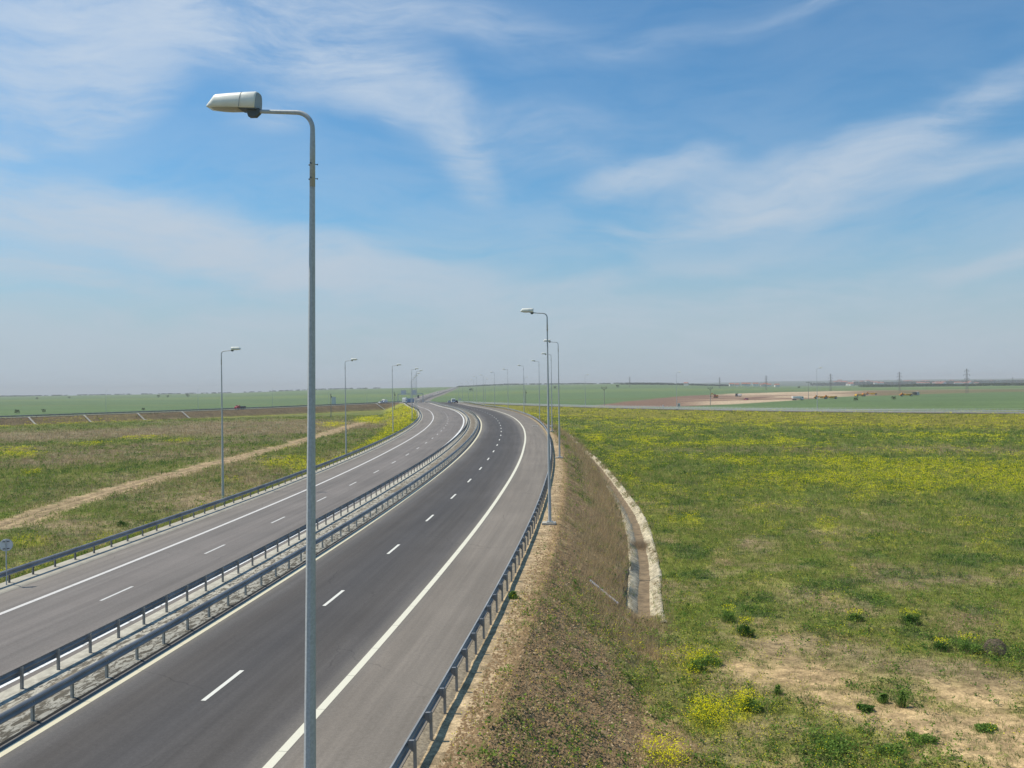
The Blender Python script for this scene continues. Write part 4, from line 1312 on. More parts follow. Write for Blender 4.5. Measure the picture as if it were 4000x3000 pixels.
def excavator(x, y, z, rz, label):
    root = empty('excavator', (x, y, z), rz); tag(root, label, 'excavator')
    for sy in (-1, 1): MB().prism([(-2.0, .1), (-2.3, .5), (-1.9, .95), (1.9, .95), (2.3, .5), (2.0, .1)], sy * 1.25 - .3, sy * 1.25 + .3).build('track', M['black'], root)
    MB().box((0, 0, 1.25), (2.6, 3.6, .5)).build('turntable', M['orange'], root, bevel=.05)
    MB().prism([(-2.4, 1.5), (-2.5, 2.4), (-.6, 2.6), (.2, 1.6)], -1.3, 1.3).build('engine_cover', M['orange'], root, bevel=.08)
    c = MB().box((-.7, .7, 2.35), (1.1, 1.5, 1.7)).build('cab', M['red'], root, bevel=.06)
    MB().box((-.7, 1.47, 2.5), (.9, .03, 1.1)).build('window', M['window'], c)
    MB().prism([(.6, 1.7), (3.2, 4.6), (3.9, 4.5), (3.4, 4.0), (1.2, 1.5)], .3, .7).build('boom', M['orange'], root)
    MB().prism([(3.3, 4.7), (3.9, 4.6), (5.2, 1.6), (4.8, 1.5)], .35, .65).build('dipper', M['orange'], root)
    MB().prism([(4.5, 1.7), (5.4, 1.5), (5.3, .6), (4.6, .5), (4.2, 1.0)], .0, 1.0).build('bucket', M['steel_dark'], root)
    return root


def scraper(x, y, z, rz, label, flip=False):
    root = empty('earthmover', (x, y, z), rz); tag(root, label, 'earthmover')
    MB().prism([(2.2, .9), (2.2, 2.0), (3.2, 2.1), (3.5, 3.0), (4.5, 3.0), (4.7, 1.9), (6.0, 1.7), (6.0, .8)], -1.1, 1.1).build('tractor', M['orange'], root, bevel=.06)
    MB().box((0, 3.95, 2.5), (2.0, .95, .7)).build('cab_window', M['window'], root)
    MB().prism([(-4.6, .7), (-4.2, 2.2), (1.2, 2.0), (1.8, 1.4), (1.0, .6)], -1.4, 1.4).build('bowl', M['yellow'], root, bevel=.06)
    MB().prism([(.8, 1.6), (1.6, 2.3), (2.9, 1.9), (2.9, 1.4), (1.6, 1.7)], -.25, .25).build('gooseneck', M['yellow'], root)
    wheels(root, (-1.35, 1.35), (-3.6, 4.3), .85, .6)
    return root


x, y, z = site(2796, 1552); excavator(x, y, z, math.radians(75), 'orange excavator with red cab left of the other site machines')
for px, py, rz, lab in ((3209, 1556, 80, 'orange and yellow earthmover nearest the tall slip road lamp'), (3246, 1556, 86, 'long yellow earthmover directly right of the lamp by the orange one'), (3358, 1548, -70, 'orange earthmover in the middle of the site machines, the bulkiest'), (3406, 1543, 70, 'small orange earthmover behind the bulky one'), (3542, 1547, 86, 'flat yellow earthmover beside the grey lorry')):
    x, y, z = site(px, py); scraper(x, y, z, math.radians(rz), lab)

# ------------------------------------------------------------------ houses of the village and the town
def house(x, y, z, w, l, h, rz, label, group):
    root = empty('house', (x, y, z), rz); tag(root, label, 'house', group)
    wl = MB().box((0, 0, h / 2 - .5), (w, l, h + 1)).build('wall', M['wall'], root)
    MB().prism([(-l / 2 - .5, h), (0, h + l * .32), (l / 2 + .5, h)], -w / 2 - .5, w / 2 + .5).build('roof', M['roof'], root)
    for k in range(3):
        MB().box((-w / 3 + k * w / 3, -l / 2 - .02, h * .5), (1.3, .06, 1.4)).build('window', M['window'], root)
    return root


hx = [(2680, 1502, 2600, 'red roofed house by itself left of the village'), (2858, 1504, 2500, 'low red roofed house at the left end of the village'), (2880, 1505, 2500, 'small pale house second in the village row'),
      (2906, 1503, 2450, 'large white house of the village, left of the pylon'), (2921, 1505, 2450, 'white house touching the large one'), (2952, 1505, 2500, 'white house with wide roof in the village middle'),
      (2976, 1506, 2500, 'pale house just left of the pylon foot'), (2990, 1505, 2500, 'pale house directly behind the pylon'), (3003, 1506, 2450, 'bright house right of the pylon'), (3035, 1507, 2600, 'last small house at the right end of the village')]
for px, py, d, lab in hx:
    X, z = at_depth(px, d, py + 3); w = random.uniform(10, 15); house(X, d, z, w, random.uniform(8, 10), random.uniform(4.5, 7), random.uniform(-.5, .5), lab, 'houses of the village on the horizon')
for k in range(46):
    px = random.choice([random.uniform(3260, 3480), random.uniform(3540, 3990), random.uniform(3560, 3800)])
    py = random.uniform(1493, 1506); d = np.interp(py, [1490, 1507], [5600, 3500]); X, z = at_depth(px, d, py)
    house(X, d, z, random.uniform(14, 34), random.uniform(10, 14), random.uniform(6, 12), random.uniform(-.6, .6), 'small pale house among many in the hazy town on the right horizon', 'houses of the hazy town at the right')

exec_veg = True
# ------------------------------------------------------------------ vegetation
def blades_material(name, transl=0.35):
    m = bpy.data.materials.new(name); m.use_nodes = True
    t = NT(m.node_tree)
    for n in list(t.n): t.n.remove(n)
    out = t.node('ShaderNodeOutputMaterial'); at = t.node('ShaderNodeVertexColor', layer_name='Col')
    d = t.node('ShaderNodeBsdfDiffuse'); tr = t.node('ShaderNodeBsdfTranslucent'); mx = t.node('ShaderNodeMixShader')
    t.l.new(at.outputs[0], d.inputs[0]); t.l.new(at.outputs[0], tr.inputs[0]); mx.inputs[0].default_value = transl
    t.l.new(d.outputs[0], mx.inputs[1]); t.l.new(tr.outputs[0], mx.inputs[2]); t.l.new(mx.outputs[0], out.inputs[0])
    return m


mBlade = blades_material('leaf_blades')


def blades(cx, cy, cz, spread, height, width, n, color, jitter=.25, lean=.45):
    """n triangular blades per clump; arrays per clump; returns verts, colours"""
    K = len(cx); r = rng
    def rep(a): return np.repeat(a, n)
    a = r.uniform(0, 2 * np.pi, K * n); q = np.sqrt(r.random(K * n)) * rep(spread)
    bx = rep(cx) + q * np.cos(a); by = rep(cy) + q * np.sin(a); bz = rep(cz) - .04
    h = rep(height) * r.uniform(.55, 1.15, K * n); w = rep(width) * r.uniform(.6, 1.3, K * n)
    o = r.uniform(0, 2 * np.pi, K * n); wx, wy = np.cos(o) * w / 2, np.sin(o) * w / 2
    lx = r.normal(0, lean, K * n) * h + np.cos(a) * h * .25; ly = r.normal(0, lean, K * n) * h + np.sin(a) * h * .25
    V = np.empty((K * n, 3, 3))
    V[:, 0] = np.stack([bx - wx, by - wy, bz], -1); V[:, 1] = np.stack([bx + wx, by + wy, bz], -1); V[:, 2] = np.stack([bx + lx, by + ly, bz + h], -1)
    c = np.repeat(color, n, axis=0) * r.uniform(1 - jitter, 1 + jitter, (K * n, 1))
    return V.reshape(-1, 3), np.repeat(np.clip(c, 0, 1), 3, axis=0)


def petals(cx, cy, cz, spread, hlo, hhi, size, n, color):
    K = len(cx); r = rng
    a = r.uniform(0, 2 * np.pi, K * n); q = np.sqrt(r.random(K * n)) * np.repeat(spread, n)
    x = np.repeat(cx, n) + q * np.cos(a); y = np.repeat(cy, n) + q * np.sin(a)
    z = np.repeat(cz, n) + np.repeat(hlo, n) + r.random(K * n) ** .6 * np.repeat(hhi - hlo, n)
    s = np.repeat(size, n) * r.uniform(.6, 1.3, K * n)
    V = np.empty((K * n, 3, 3))
    d = r.normal(0, 1, (K * n, 3)); d[:, 2] = np.abs(d[:, 2]) + .6; d /= np.linalg.norm(d, axis=1)[:, None]
    u = np.cross(d, r.normal(0, 1, (K * n, 3))); u /= np.linalg.norm(u, axis=1)[:, None]; v = np.cross(d, u)
    P = np.stack([x, y, z], -1)
    for k in range(3):
        an = 2 * np.pi * k / 3
        V[:, k] = P + (u * math.cos(an) + v * math.sin(an)) * s[:, None]
    c = np.repeat(np.array([color]), K * n, axis=0) * r.uniform(.75, 1.15, (K * n, 1))
    return V.reshape(-1, 3), np.repeat(np.clip(c, 0, 1), 3, axis=0)


def sample(n, dmin, dmax, amin=-31.5, amax=31.5, power=1.0):
    """ground positions whose density falls off with distance as d^-(power+1)"""
    a = np.radians(rng.uniform(amin, amax, n)); u = rng.random(n)
    # thinner cover past the sides of the view, for other standpoints
    ex_ = rng.random(n) < .16; a = np.where(ex_ & (amax > 31), np.radians(31.5 + 14 * rng.random(n) ** 1.3), a)
    ex_ = rng.random(n) < .10; a = np.where(ex_ & (amin < -31), -np.radians(31.5 + 14 * rng.random(n) ** 1.3), a)
    if abs(power - 1) < 1e-6: d = dmin * (dmax / dmin) ** u
    else:
        p = 1 - power; d = (dmin ** p + u * (dmax ** p - dmin ** p)) ** (1 / p)
    return d * np.sin(a), d * np.cos(a)


def outside_road(m):
    return ((m['de'] > 1.0) | (m['o'] < off('GL', m['s']) - .8)) & (m['rq'] > 6.0)


def ditch_clear(x, y):
    q, _ = dist_poly(x, y, DITCH[4:], 2); t_, _ = dist_poly(x, y, TRACK, 2); l_, _ = dist_poly(x, y, RAMP_LC, 6)
    return (q > 1.1) & ((t_ > 2.2) | (rng.random(len(x)) < .05)) & (l_ > 6.5)


def scatter(N, dmin, dmax, power, amin=-31.5, amax=31.5):
    N = int(N * 1.15)
    x, y = sample(N, dmin, dmax, amin, amax, power)
    m = masks(x, y); ok = outside_road(m) & ditch_clear(x, y)
    x = x[ok]; y = y[ok]; m = {k: v[ok] for k, v in m.items()}
    return x, y, terrain_z(x, y), m


def vegetation():
    VG, CG, VD, CD, VF, CF = [], [], [], [], [], []
    # --- green and dry grass, density follows the ground masks
    x, y, z, m = scatter(300000, 22, 450, 1.30)
    d = m['d']; r = rng.random(len(x))
    bare = np.clip(m['sand'] * .93 + m['verge'] * .9 + m['soil'] * .90 + m['brown'] * .72, 0, .985)
    keep = r > bare
    x, y, z = x[keep], y[keep], z[keep]; m = {k: v[keep] for k, v in m.items()}; d = d[keep]; r = rng.random(len(x))
    isdry = r < np.clip(m['dry'] * .85 + .10 + m['brown'] * .25, 0, .95)
    size = np.maximum(.16, d * .0042) * rng.uniform(.6, 1.5, len(x))
    sc_ = np.maximum(1, d / 60)
    g = ~isdry
    col = np.where(rng.random((g.sum(), 1)) < .5, np.array([[.21, .28, .055]]), np.array([[.31, .32, .095]]))
    dk = rng.random(g.sum()) < .08 + .75 * m['darkg'][g]
    col[dk] = (.075, .15, .035)
    v, c = blades(x[g], y[g], z[g], size[g], np.minimum(size[g] * 1.15, .75) * rng.uniform(.5, 1.1, g.sum()), .028 * sc_[g], 5, col)
    VG.append(v); CG.append(c)
    q = isdry
    col = np.where(rng.random((q.sum(), 1)) < .5, np.array([[.50, .38, .21]]), np.array([[.34, .25, .155]]))
    reed = 1 + m['emb'][q] * 1.0
    v, c = blades(x[q], y[q], z[q], size[q] * .8, np.minimum(size[q] * 1.5, .9) * rng.uniform(.5, 1.1, q.sum()) * reed, .018 * sc_[q], 5, col, lean=.3)
    VD.append(v); CD.append(c)
    # --- leafy weeds: bushy clumps of mixed greens that stand above the grass
    x, y, z, m = scatter(95000, 23, 260, 1.25)
    k = rng.random(len(x)) < (.30 + .45 * m['darkg'] + .25 * m['lush']) * (1 - m['sand'] * .96) * (1 - m['verge']) * (1 - m['soil'] * .84) * (1 - m['brown'] * .65) * (1 - m['dry'] * .55)
    x, y, z = x[k], y[k], z[k]; d = m['d'][k]; n = len(x); sc_ = np.maximum(1, d / 70)
    pal = np.array([(.17, .26, .045), (.10, .19, .035), (.26, .33, .07), (.33, .32, .11), (.065, .125, .03)])
    pc = pal[rng.choice(5, n, p=[.32, .26, .2, .12, .10])]
    hh = rng.uniform(.12, .50, n) * np.minimum(sc_, 1.5); sp = rng.uniform(.10, .32, n) * sc_
    for gi in range(5):
        q = (pc == pal[gi]).all(1)
        v, c = petals(x[q], y[q], z[q], sp[q], hh[q] * 0, hh[q], .045 * sc_[q] * rng.uniform(.7, 1.3, q.sum()), 14, tuple(pal[gi])); VG.append(v); CG.append(c)
    # --- flowers
    x, y, z, m = scatter(260000, 24, 430, 1.0)
    k = rng.random(len(x)) < m['yel'] * .85
    x, y, z = x[k], y[k], z[k]; d = m['d'][k]
    sc_ = np.maximum(1, d / 75)
    sp = .20 * sc_ * rng.uniform(.7, 1.5, len(x)); hh = rng.uniform(.35, .85, len(x))
    v, c = petals(x, y, z, sp, hh * .62, hh, .024 * sc_ * 1.15, 7, (.82, .76, .02)); VF.append(v); CF.append(c)
    kk = rng.random(len(x)) < .6
    v, c = blades(x[kk], y[kk], z[kk], sp[kk], hh[kk] * .85, .02 * sc_[kk], 3, np.tile(np.array([[.20, .27, .06]]), (kk.sum(), 1)), lean=.2); VG.append(v); CG.append(c)
    # sparse single flowers over the near right foreground
    x, y, z, m = scatter(26000, 24, 70, 1.4, -4, 31.5)
    k = (rng.random(len(x)) < (.30 + .25 * m['brown']) * (1 - m['sand']) * (1 - m['soil'] * .7) * ((m['n1'] > .47) | (x < 14))) & (m['o'] > 0)
    v, c = petals(x[k], y[k], z[k], np.full(k.sum(), .12), np.full(k.sum(), .15), np.full(k.sum(), .45), np.full(k.sum(), .020), 4, (.82, .74, .03)); VF.append(v); CF.append(c)
    # tufts standing on the bare sand
    x, y, z, m = scatter(60000, 22, 60, 1.3, -12, 31.5)
    k = (rng.random(len(x)) < .045 + .14 * (m['n1'] > .52)) & ((m['sand'] > .3) | (m['soil'] > .3) | (m['brown'] > .4))
    col = np.where(rng.random((k.sum(), 1)) < .7, np.array([[.13, .22, .05]]), np.array([[.19, .25, .08]]))
    v, c = blades(x[k], y[k], z[k], rng.uniform(.05, .16, k.sum()), rng.uniform(.06, .28, k.sum()), np.full(k.sum(), .02), 9, col, lean=.35); VG.append(v); CG.append(c)
    # clods and stones on the earth bank
    x, y, z, m = scatter(70000, 22, 130, 1.5, -16, 12)
    k = (m['soil'] > .25) | ((m['verge'] > .3) & (rng.random(len(x)) < .35))
    V, C = [], []
    x, y, z = x[k], y[k], z[k]; n = len(x); s_ = rng.uniform(.02, .075, n)
    ang = rng.uniform(0, 6.28, n)
    pts = np.stack([x, y, z], -1)
    octa = np.array([(1, 0, 0), (0, 1, 0), (-1, 0, 0), (0, -1, 0), (0, 0, .8)], float)
    ring = pts[:, None, :] + octa[None] * s_[:, None, None] * rng.uniform(.6, 1.3, (n, 5, 1))
    F = np.array([(0, 1, 4), (1, 2, 4), (2, 3, 4), (3, 0, 4)])
    FF = (F[None] + 5 * np.arange(n)[:, None, None]).reshape(-1, 3)
    cc = np.where(rng.random((n, 1)) < .94, np.array([[.235, .16, .09]]), np.array([[.42, .32, .20]])) * rng.uniform(.7, 1.2, (n, 1))
    o = fast_mesh('soil_clods', ring.reshape(-1, 3), FF, blades_material('soil_clod', 0.0), color=np.repeat(cc, 5, axis=0)); tag(o, 'brown clods and small stones strewn over the earth bank', 'clods', kind='stuff')
    x, y, z, m = scatter(90000, 24, 230, 1.35, -8, 12)
    # tall dry reeds on the lower bank and along the ditch
    k = (rng.random(len(x)) < m['emb'] * np.clip(m['dry'] - .25, 0, 1) * .75) & (dist_poly(x, y, DITCH, 2)[0] > 2.0)
    dd = np.maximum(1, m['d'][k] / 60)
    v, c = blades(x[k], y[k], z[k], .25 * dd, rng.uniform(.35, .95, k.sum()), .013 * dd, 6, np.where(rng.random((k.sum(), 1)) < .6, np.array([[.60, .46, .26]]), np.array([[.42, .31, .18]])), lean=.22); VD.append(v); CD.append(c)
    # weeds hanging over the rims of the ditch
    iq = rng.integers(1, len(DITCH) - 8, 4200); P = DITCH[iq]; T = np.gradient(DITCH[:, :2], axis=0)[iq]; T /= np.hypot(*T.T)[:, None]
    # they come in groups, so that slabs show clean in between
    dens = fbm(iq * 1.0, np.zeros(len(iq)), 5.0, 3, 80); iq = iq[(dens > .50) | (iq < 4)]; P = DITCH[iq]; T = np.gradient(DITCH[:, :2], axis=0)[iq]; T /= np.hypot(*T.T)[:, None]; nw = len(iq)
    so = np.where(rng.random(nw) < .22, -1, 1) * rng.uniform(.55, 1.5, nw); so = np.where(iq < 4, rng.uniform(-1.3, 1.3, nw), so)
    x, y = P[:, 0] + T[:, 1] * so, P[:, 1] - T[:, 0] * so
    v, c = blades(x, y, BASE - .45 * np.clip(1.0 - np.abs(so), 0, 1), np.full(nw, .2), rng.uniform(.18, .5, nw), np.maximum(1, y / 60) * .016, 7, np.where(rng.random((nw, 1)) < .65, np.array([[.45, .34, .20]]), np.array([[.17, .26, .06]]))); VD.append(v); CD.append(c)
    x = DITCH[k_gap, 0] + rng.normal(0, .55, 260); y = DITCH[k_gap, 1] + rng.normal(0, .7, 260)
    v, c = blades(x, y, np.full(260, BASE - .5), np.full(260, .15), rng.uniform(.5, .9, 260), np.full(260, .02), 8, np.tile(np.array([[.36, .28, .19]]), (260, 1))); VD.append(v); CD.append(c)
    for nm, V, C, lab, cat in (('grass', VG, CG, 'green grass and weeds growing over the fields', 'grass'), ('dry_grass', VD, CD, 'tan dry grass and reeds on the banks and fields', 'dry grass'), ('wild_flowers', VF, CF, 'drifts of tiny yellow flowers over the fields', 'flowers')):
        V = np.concatenate(V); C = np.concatenate(C)
        o = fast_mesh(nm, V, np.arange(len(V)).reshape(-1, 3), mBlade, color=C); tag(o, lab, cat, kind='stuff')
        print(nm, len(V) // 3)


vegetation()


def plant_mesh(seed, h, w, flowers, leaf=(.075, .13, .03), nb=90, nf=90):
    global rng
    r0 = rng; rng = np.random.default_rng(seed)
    o1 = np.zeros(1); V = []; C = []
    for q in range(5):                                  # several unequal lobes around the root
        a_ = rng.uniform(0, 6.28); rr_ = rng.uniform(.0, .42) * w; hh_ = h * rng.uniform(.35, .8)
        px_, py_ = o1 + rr_ * math.cos(a_), o1 + rr_ * math.sin(a_)
        v, c = petals(px_, py_, o1, np.array([w * rng.uniform(.14, .28)]), np.array([0.0]), np.array([hh_]), np.array([.045]), nb // 2, leaf); V.append(v); C.append(c)
    v, c = blades(o1, o1, o1, np.array([w * .42]), np.array([h * .7]), np.array([.022]), nb, np.array([leaf]), lean=.32); V.append(v); C.append(c * 1.15)
    v, c = blades(o1, o1, o1, np.array([w * .6]), np.array([h * .45]), np.array([.014]), nb // 2, np.array([(.42, .33, .19)]), lean=.4); V.append(v); C.append(c)
    v = np.concatenate(V); c = np.clip(np.concatenate(C), 0, 1)
    a = fast_mesh('foliage', v, np.arange(len(v)).reshape(-1, 3), mBlade, color=c)
    # small side leaves
    b_ = None
    if flowers:
        v, c = petals(o1, o1, o1, np.array([w * .5]), np.array([h * .6]), np.array([h]), np.array([.028]), nf, (.85, .78, .02))
        b_ = fast_mesh('blossom', v, np.arange(len(v)).reshape(-1, 3), mBlade, color=c)
    rng = r0
    return a, b_


PL = [(2846, 2420, .95, .75, 1, 'tall yellow flowering weed right of the ditch end, upper of two'), (2914, 2470, .95, .8, 1, 'tall yellow flowering weed with dark green foot, lower right of its twin'), (3337, 2410, .6, 1.0, 1, 'yellow flowering weed at the upper edge of the bare sandy ground'),
      (3554, 2425, .8, 1.1, 1, 'yellow flowering bush with very dark green leaves, above the bare ground'), (3673, 2525, .6, .8, 1, 'small flowering weed between the dark leaved one and the dry ball bush'), (3782, 2530, .9, 1.0, 1, 'yellow flowering bush touching the dry ball bush on its left'),
      (2934, 2760, .7, 1.0, 1, 'flowering weed at the left rim of the sandy patch'), (2771, 2580, .6, 1.2, 1, 'wide flowering weed left of the top of the sandy patch'), (2720, 2610, .8, .9, 1, 'bright yellow flowering clump above the lower flower field'),
      (3039, 2700, .55, .25, 0, 'single upright green tuft on the sand, left one'), (3520, 2750, .8, .3, 0, 'tallest thin green tuft on the pale sand'), (3380, 2770, .35, .6, 0, 'low round dark green tuft on the sand'), (3445, 2735, .5, .35, 0, 'feathery green tuft between round tuft and tallest tuft'),
      (3590, 2880, .3, 1.1, 0, 'flat spreading green plant right of the grass clump on the sand'), (3850, 2840, .2, 1.3, 0, 'flat star shaped green plant near the right edge on bare sand'), (1975, 2320, .45, .4, 0, 'green tuft growing at the foot of the right guard rail'),
      (3230, 2900, .6, 2.0, 0, 'broad clump of green grass at the lower edge of the sand'), (3480, 2930, .4, 1.3, 0, 'second green grass clump beside the broad one, to its right'), (478, 2050, .9, .9, 0, 'round dark green bush behind the left guard rail, left of the lamp')]
for i, (px, py, h, w, fl, lab) in enumerate(PL):
    zg = -3.0
    x, y = ground_at(px, py, zg)
    if px == 1975: p = road_pt(11.2, 8.35); x, y = float(p[0]), float(p[1])
    zt = float(terrain_z(np.array([x]), np.array([y]))[0])
    root = empty('flowering_weed' if fl else 'grass_tuft', (x, y, zt), random.uniform(0, 6)); tag(root, lab, 'plant')
    leaf = (.07, .15, .03) if 'dark' in lab else (.16, .26, .055)
    a, b_ = plant_mesh(100 + i, h, w, fl, leaf, int(140 + 120 * w), int(120 * w + 30))
    a.parent = root
    if b_: b_.parent = root

# dry ball bush
x, y = ground_at(3885, 2545, -3.0); zt = float(terrain_z(np.array([x]), np.array([y]))[0])
tw = MB(); Rb = .5
for k in range(420):
    d1 = Vector(np.random.default_rng(k).normal(0, 1, 3)).normalized(); d2 = Vector(np.random.default_rng(k + 999).normal(0, 1, 3)).normalized()
    p0 = d1 * Rb * random.uniform(.75, 1.0); p1 = (d1 + d2 * .35).normalized() * Rb * random.uniform(.85, 1.05); p2 = (d1 + d2 * .8).normalized() * Rb * random.uniform(.8, 1.0)
    for p in (p0, p1, p2): p.z *= .85
    c0 = Vector((0, 0, Rb * .8))
    tw.tube([p0 + c0, p1 + c0, p2 + c0], .006, 3, cap=False)
o = tw.build('ball_bush', M['twig']); o.location = (x, y, zt - .03); tag(o, 'round ball of dry brown twigs beside yellow flowers near the right edge', 'bush')

# shrubs scattered in the crop fields (dark dots)
def shrub(x, y, z, s, label):
    v, c = petals(np.zeros(1), np.zeros(1), np.zeros(1), np.array([s * .5]), np.array([0.0]), np.array([s * .8]), np.array([s * .13]), 90, (.035, .065, .022))
    o = fast_mesh('shrub', v, np.arange(len(v)).reshape(-1, 3), mBlade, color=c); o.location = (x, y, z); tag(o, label, 'shrub', 'dark shrubs scattered in the green crop fields')


for px, py, s, lab in ((67, 1614, 3.0, 'largest dark shrub in the far left crop field above the guard rail'), (170, 1609, 2.6, 'dark shrub right of the largest one in the left crop field'), (145, 1561, 5, 'dark shrub on the horizon side of the left field'), (270, 1556, 4, 'faint shrub near the left horizon'),
                       (560, 1600, 2.2, 'small shrub just above the left slip road'), (618, 1546, 5, 'shrub on the horizon right of the first thin lamp'), (655, 1545, 4, 'shrub on the horizon in the left field, middle of three'), (733, 1547, 6, 'shrub on the horizon in the left field, right of three'),
                       (2412, 1514, 6, 'shrub on the horizon slope right of the road lamps'), (2168, 1518, 5, 'shrub on the slope above the lamps'), (3120, 1527, 4, 'dark shrub left of the tee pole'), (3343, 1567, 3, 'bush at the lower edge of the building ground'), (3490, 1563, 3, 'second bush at the lower edge of the building ground'),
                       (3925, 1519, 6, 'bush near the haul road at far right'), (1840, 1508, 6, 'shrub on the central horizon')):
    x, d = ground_at(px, py, -3.2) if py > 1560 else (at_depth(px, 2000)[0], 2000)
    z = float(terrain_z(np.array([x]), np.array([d]))[0]); shrub(x, d, z, s if py > 1560 else s * 1.3, lab)


# far tree belts read as one mass
def belt(name, P, n, s, hgt, col, label):
    P = np.asarray(P, float); u = rng.random(n) * (len(P) - 1); i = u.astype(int); f = (u - i)[:, None]
    Q = P[i] * (1 - f) + P[np.minimum(i + 1, len(P) - 1)] * f
    Q[:, :2] += rng.normal(0, s * 1.6, (n, 2)); z = terrain_z(Q[:, 0], Q[:, 1])
    hh = hgt * (.5 + .8 * fbm(Q[:, 0], Q[:, 1], 60, 3, 21))
    v, c = petals(Q[:, 0], Q[:, 1], z, np.full(n, s), hh * 0, hh, np.full(n, s * .28), 26, col)
    o = fast_mesh(name, v, np.arange(len(v)).reshape(-1, 3), mBlade, color=c); tag(o, label, 'trees', kind='stuff')


def bl(pts): return [(at_depth(px, d)[0], d) for px, d in pts]
belt('tree_belt', bl([(3380, 2350), (3440, 2250), (3600, 2150), (3800, 2100), (4100, 2000)]), 750, 5, 6, (.07, .11, .04), 'dark green tree belt along the edge of the right plain')
belt('tree_row', bl([(2440, 3000), (2600, 2900), (2750, 2850), (2850, 2800)]), 300, 5, 6, (.045, .070, .035), 'thin row of trees left of the village')
belt('horizon_wood', bl([(1780, 3750), (2000, 3800), (2300, 3800), (2700, 3900)]), 300, 8, 5, (.07, .10, .05), 'long line of trees on the central horizon')
belt('horizon_wood', bl([(-60, 3600), (120, 3700), (500, 3780), (900, 3800), (1500, 3800)]), 150, 8, 4, (.045, .07, .04), 'broken line of trees on the left horizon')
belt('town_trees', bl([(3250, 4200), (3600, 4300), (3990, 4200)]), 900, 22, 12, (.05, .075, .04), 'scattered trees among the houses of the hazy town')

# ------------------------------------------------------------------ concrete ditch
mDit = material('ditch_concrete', (.44, .385, .27), .92, 0, .45, 2.6, .5, 9)
mSilt = material('ditch_silt', (.20, .145, .085), .95, 0, .3, 2.0, .6, 12)


def ditch_part(a, b_, name_lab):
    P = DITCH[a:b_].copy(); n = len(P)
    root = empty('drainage_ditch', (P[0, 0], P[0, 1], BASE)); tag(root, name_lab, 'ditch')
    T = np.gradient(P[:, :2], axis=0); T /= np.hypot(*T.T)[:, None]; N = np.stack([T[:, 1], -T[:, 0]], -1)
    def strip(nm, prof, mat):
        V = []
        for o_, u in prof:
            j = (fbm(np.arange(n) * 1.0 + 40 * o_, np.zeros(n), 2.5, 2, 60) - .5) * (.30 if abs(o_) > .9 else .06)
            V.append(np.stack([P[:, 0] - P[0, 0] + N[:, 0] * (o_ + j), P[:, 1] - P[0, 1] + N[:, 1] * (o_ + j), np.full(n, u) + (rng.random(n) - .5) * .04], -1))
        F = []; i = np.arange(n - 1)
        for k in range(len(prof) - 1): F.append(np.stack([k * n + i, k * n + i + 1, (k + 1) * n + i + 1, (k + 1) * n + i], -1))
        return fast_mesh(nm, np.concatenate(V), np.concatenate(F), mat, root)
    strip('wall', [(-1.12, -.06), (-1.02, .05), (-.92, .03), (-.34, -.34), (-.30, -.50)], mDit); strip('wall', [(1.12, -.06), (1.02, .05), (.92, .03), (.34, -.34), (.30, -.50)], mDit)
    strip('bed', [(-.38, -.33), (0, -.37), (.38, -.33)], mSilt)


tL = np.hypot(DITCH[:, 0], DITCH[:, 1])
k75 = int(np.argmin(np.abs(tL - 73.4))); k78 = int(np.argmin(np.abs(tL - 74.6)))
ditch_part(2, len(DITCH) - 6, 'pale concrete lined drainage ditch curving along the foot of the right bank')

# ------------------------------------------------------------------ small things
x, y = ground_at(2362, 2350, -2.4)
z1 = float(terrain_z(np.array([x - .75]), np.array([y + .5]))[0]); z2 = float(terrain_z(np.array([x + .75]), np.array([y - .5]))[0])
o = MB().tube([(-.78, .5, z1 + .09), (-.2, .12, (z1 * .6 + z2 * .4) + .10), (.72, -.48, z2 + .09)], .075, 12).build('plastic_pipe', M['pipe'], None, smooth=False)
o.location = (x, y, 0); tag(o, 'grey white pipe lying on the bank left of the ditch', 'pipe')
p = road_pt(159, off('PE', 159) - .9); slab = empty('drain_inlet', tuple(p), -heading(159)); tag(slab, 'pale drain slab set into the right shoulder beside the rail', 'drain')
MB().box((0, 0, .03), (1.3, 1.9, .06)).build('slab', M['concrete'], slab, bevel=.02)
for k in range(4): MB().box((-.36 + k * .24, 0, .07), (.08, 1.4, .02)).build('slot', M['darkgrey'], slab)
p = road_pt(158, off('G', 158) + 1.2); sp_ = empty('drain_spillway', tuple(p), -heading(158) - .5); tag(sp_, 'pale concrete spillway behind the right guard rail, opposite the drain slab', 'drain')
MB().box((0, 0, .0), (1.6, .9, .25)).build('apron', M['concrete'], sp_, bevel=.03); MB().box((.0, .42, .16), (1.6, .12, .14)).build('lip', M['concrete'], sp_)
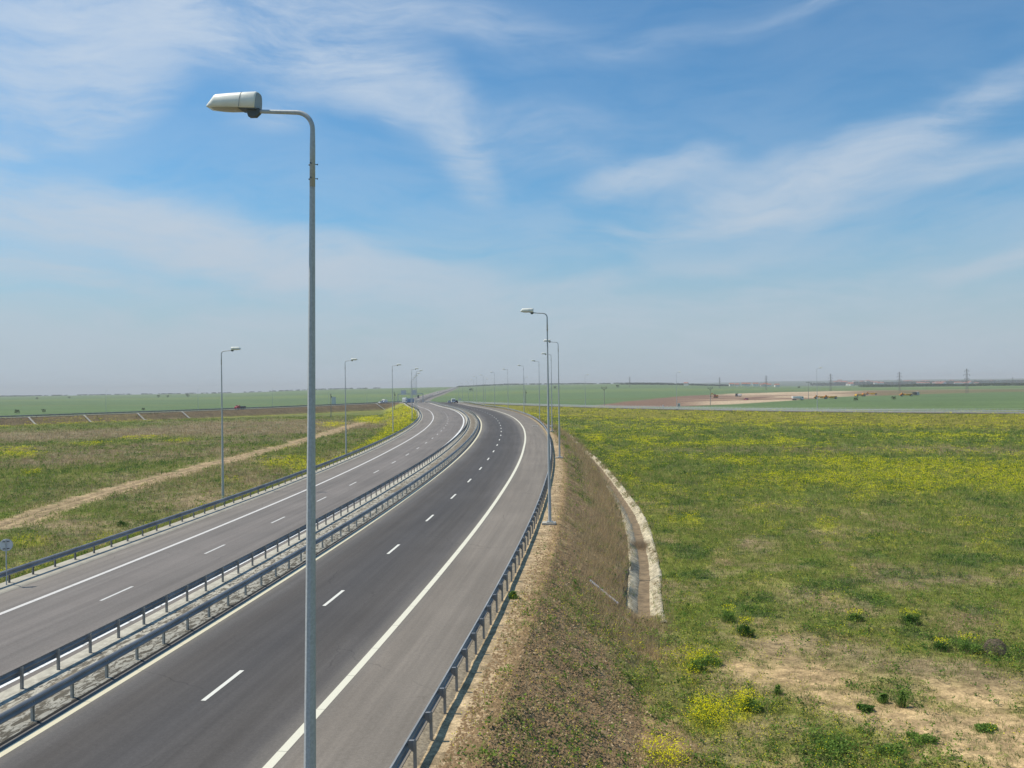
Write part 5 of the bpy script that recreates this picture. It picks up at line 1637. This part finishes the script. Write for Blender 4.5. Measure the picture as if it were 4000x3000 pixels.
# concrete chutes down the left slip-road bank
for i, (px) in enumerate([108, 318, 532, 706, 1465]):
    x, y, z, a = on_ramp(RAMP_L, px)
    j = int(np.argmin(np.hypot(RAMP_L[:, 0] - x, RAMP_L[:, 1] - y)))
    dirv = np.array([RAMP_L[j, 0] - RAMP_LC[j, 0], RAMP_L[j, 1] - RAMP_LC[j, 1]]); dirv /= np.hypot(*dirv)
    root = empty('bank_chute', (x, y, z)); tag(root, '%s pale concrete chute down the left slip road bank, counted from the left' % ORD[i], 'chute', 'concrete chutes down the left bank')
    mb = MB(); side = np.array([-dirv[1], dirv[0]])
    V = []
    for t_ in np.linspace(1.2, 8.0, 9):
        c = np.array([x, y]) + dirv * t_ * 1.0
        zz = float(terrain_z(np.array([c[0]]), np.array([c[1]]))[0])
        for sgn in (-.32, .32):
            q = c + side * sgn; V.append((q[0] - x, q[1] - y, max(zz, z - .1 - max(t_ - 1.6, 0) * .6) + .22 - z))
    mb.add(V, [(2 * k, 2 * k + 1, 2 * k + 3, 2 * k + 2) for k in range(8)])
    mb.build('chute_bed', M['concrete'], root)
    mb = MB()
    for sgn in (0, 1): mb.tube([(V[2 * k + sgn][0], V[2 * k + sgn][1], V[2 * k + sgn][2] + .05) for k in range(9)], .1, 4)
    mb.build('chute_kerb', M['concrete'], root)

# ------------------------------------------------------------------ air
hz = MB().box((0, 6500, 0), (22000, 15200, 2)).build('haze', None) if False else None
me = bpy.data.meshes.new('haze'); bm = bmesh.new(); bmesh.ops.create_cube(bm, size=1.0); bm.to_mesh(me); bm.free()
hz = bpy.data.objects.new('haze', me); COL.objects.link(hz); hz.location = (0, 0, -15); hz.scale = (30000, 30000, 190)
hm = bpy.data.materials.new('haze'); hm.use_nodes = True; t = NT(hm.node_tree)
for n in list(t.n): t.n.remove(n)
out = t.node('ShaderNodeOutputMaterial'); pv = t.node('ShaderNodeVolumePrincipled')
pv.inputs['Color'].default_value = (.86, .86, .85, 1); pv.inputs['Density'].default_value = 0.00014; pv.inputs['Anisotropy'].default_value = 0.0
t.l.new(pv.outputs[0], out.inputs['Volume']); me.materials.append(hm); tag(hz, kind='stuff')
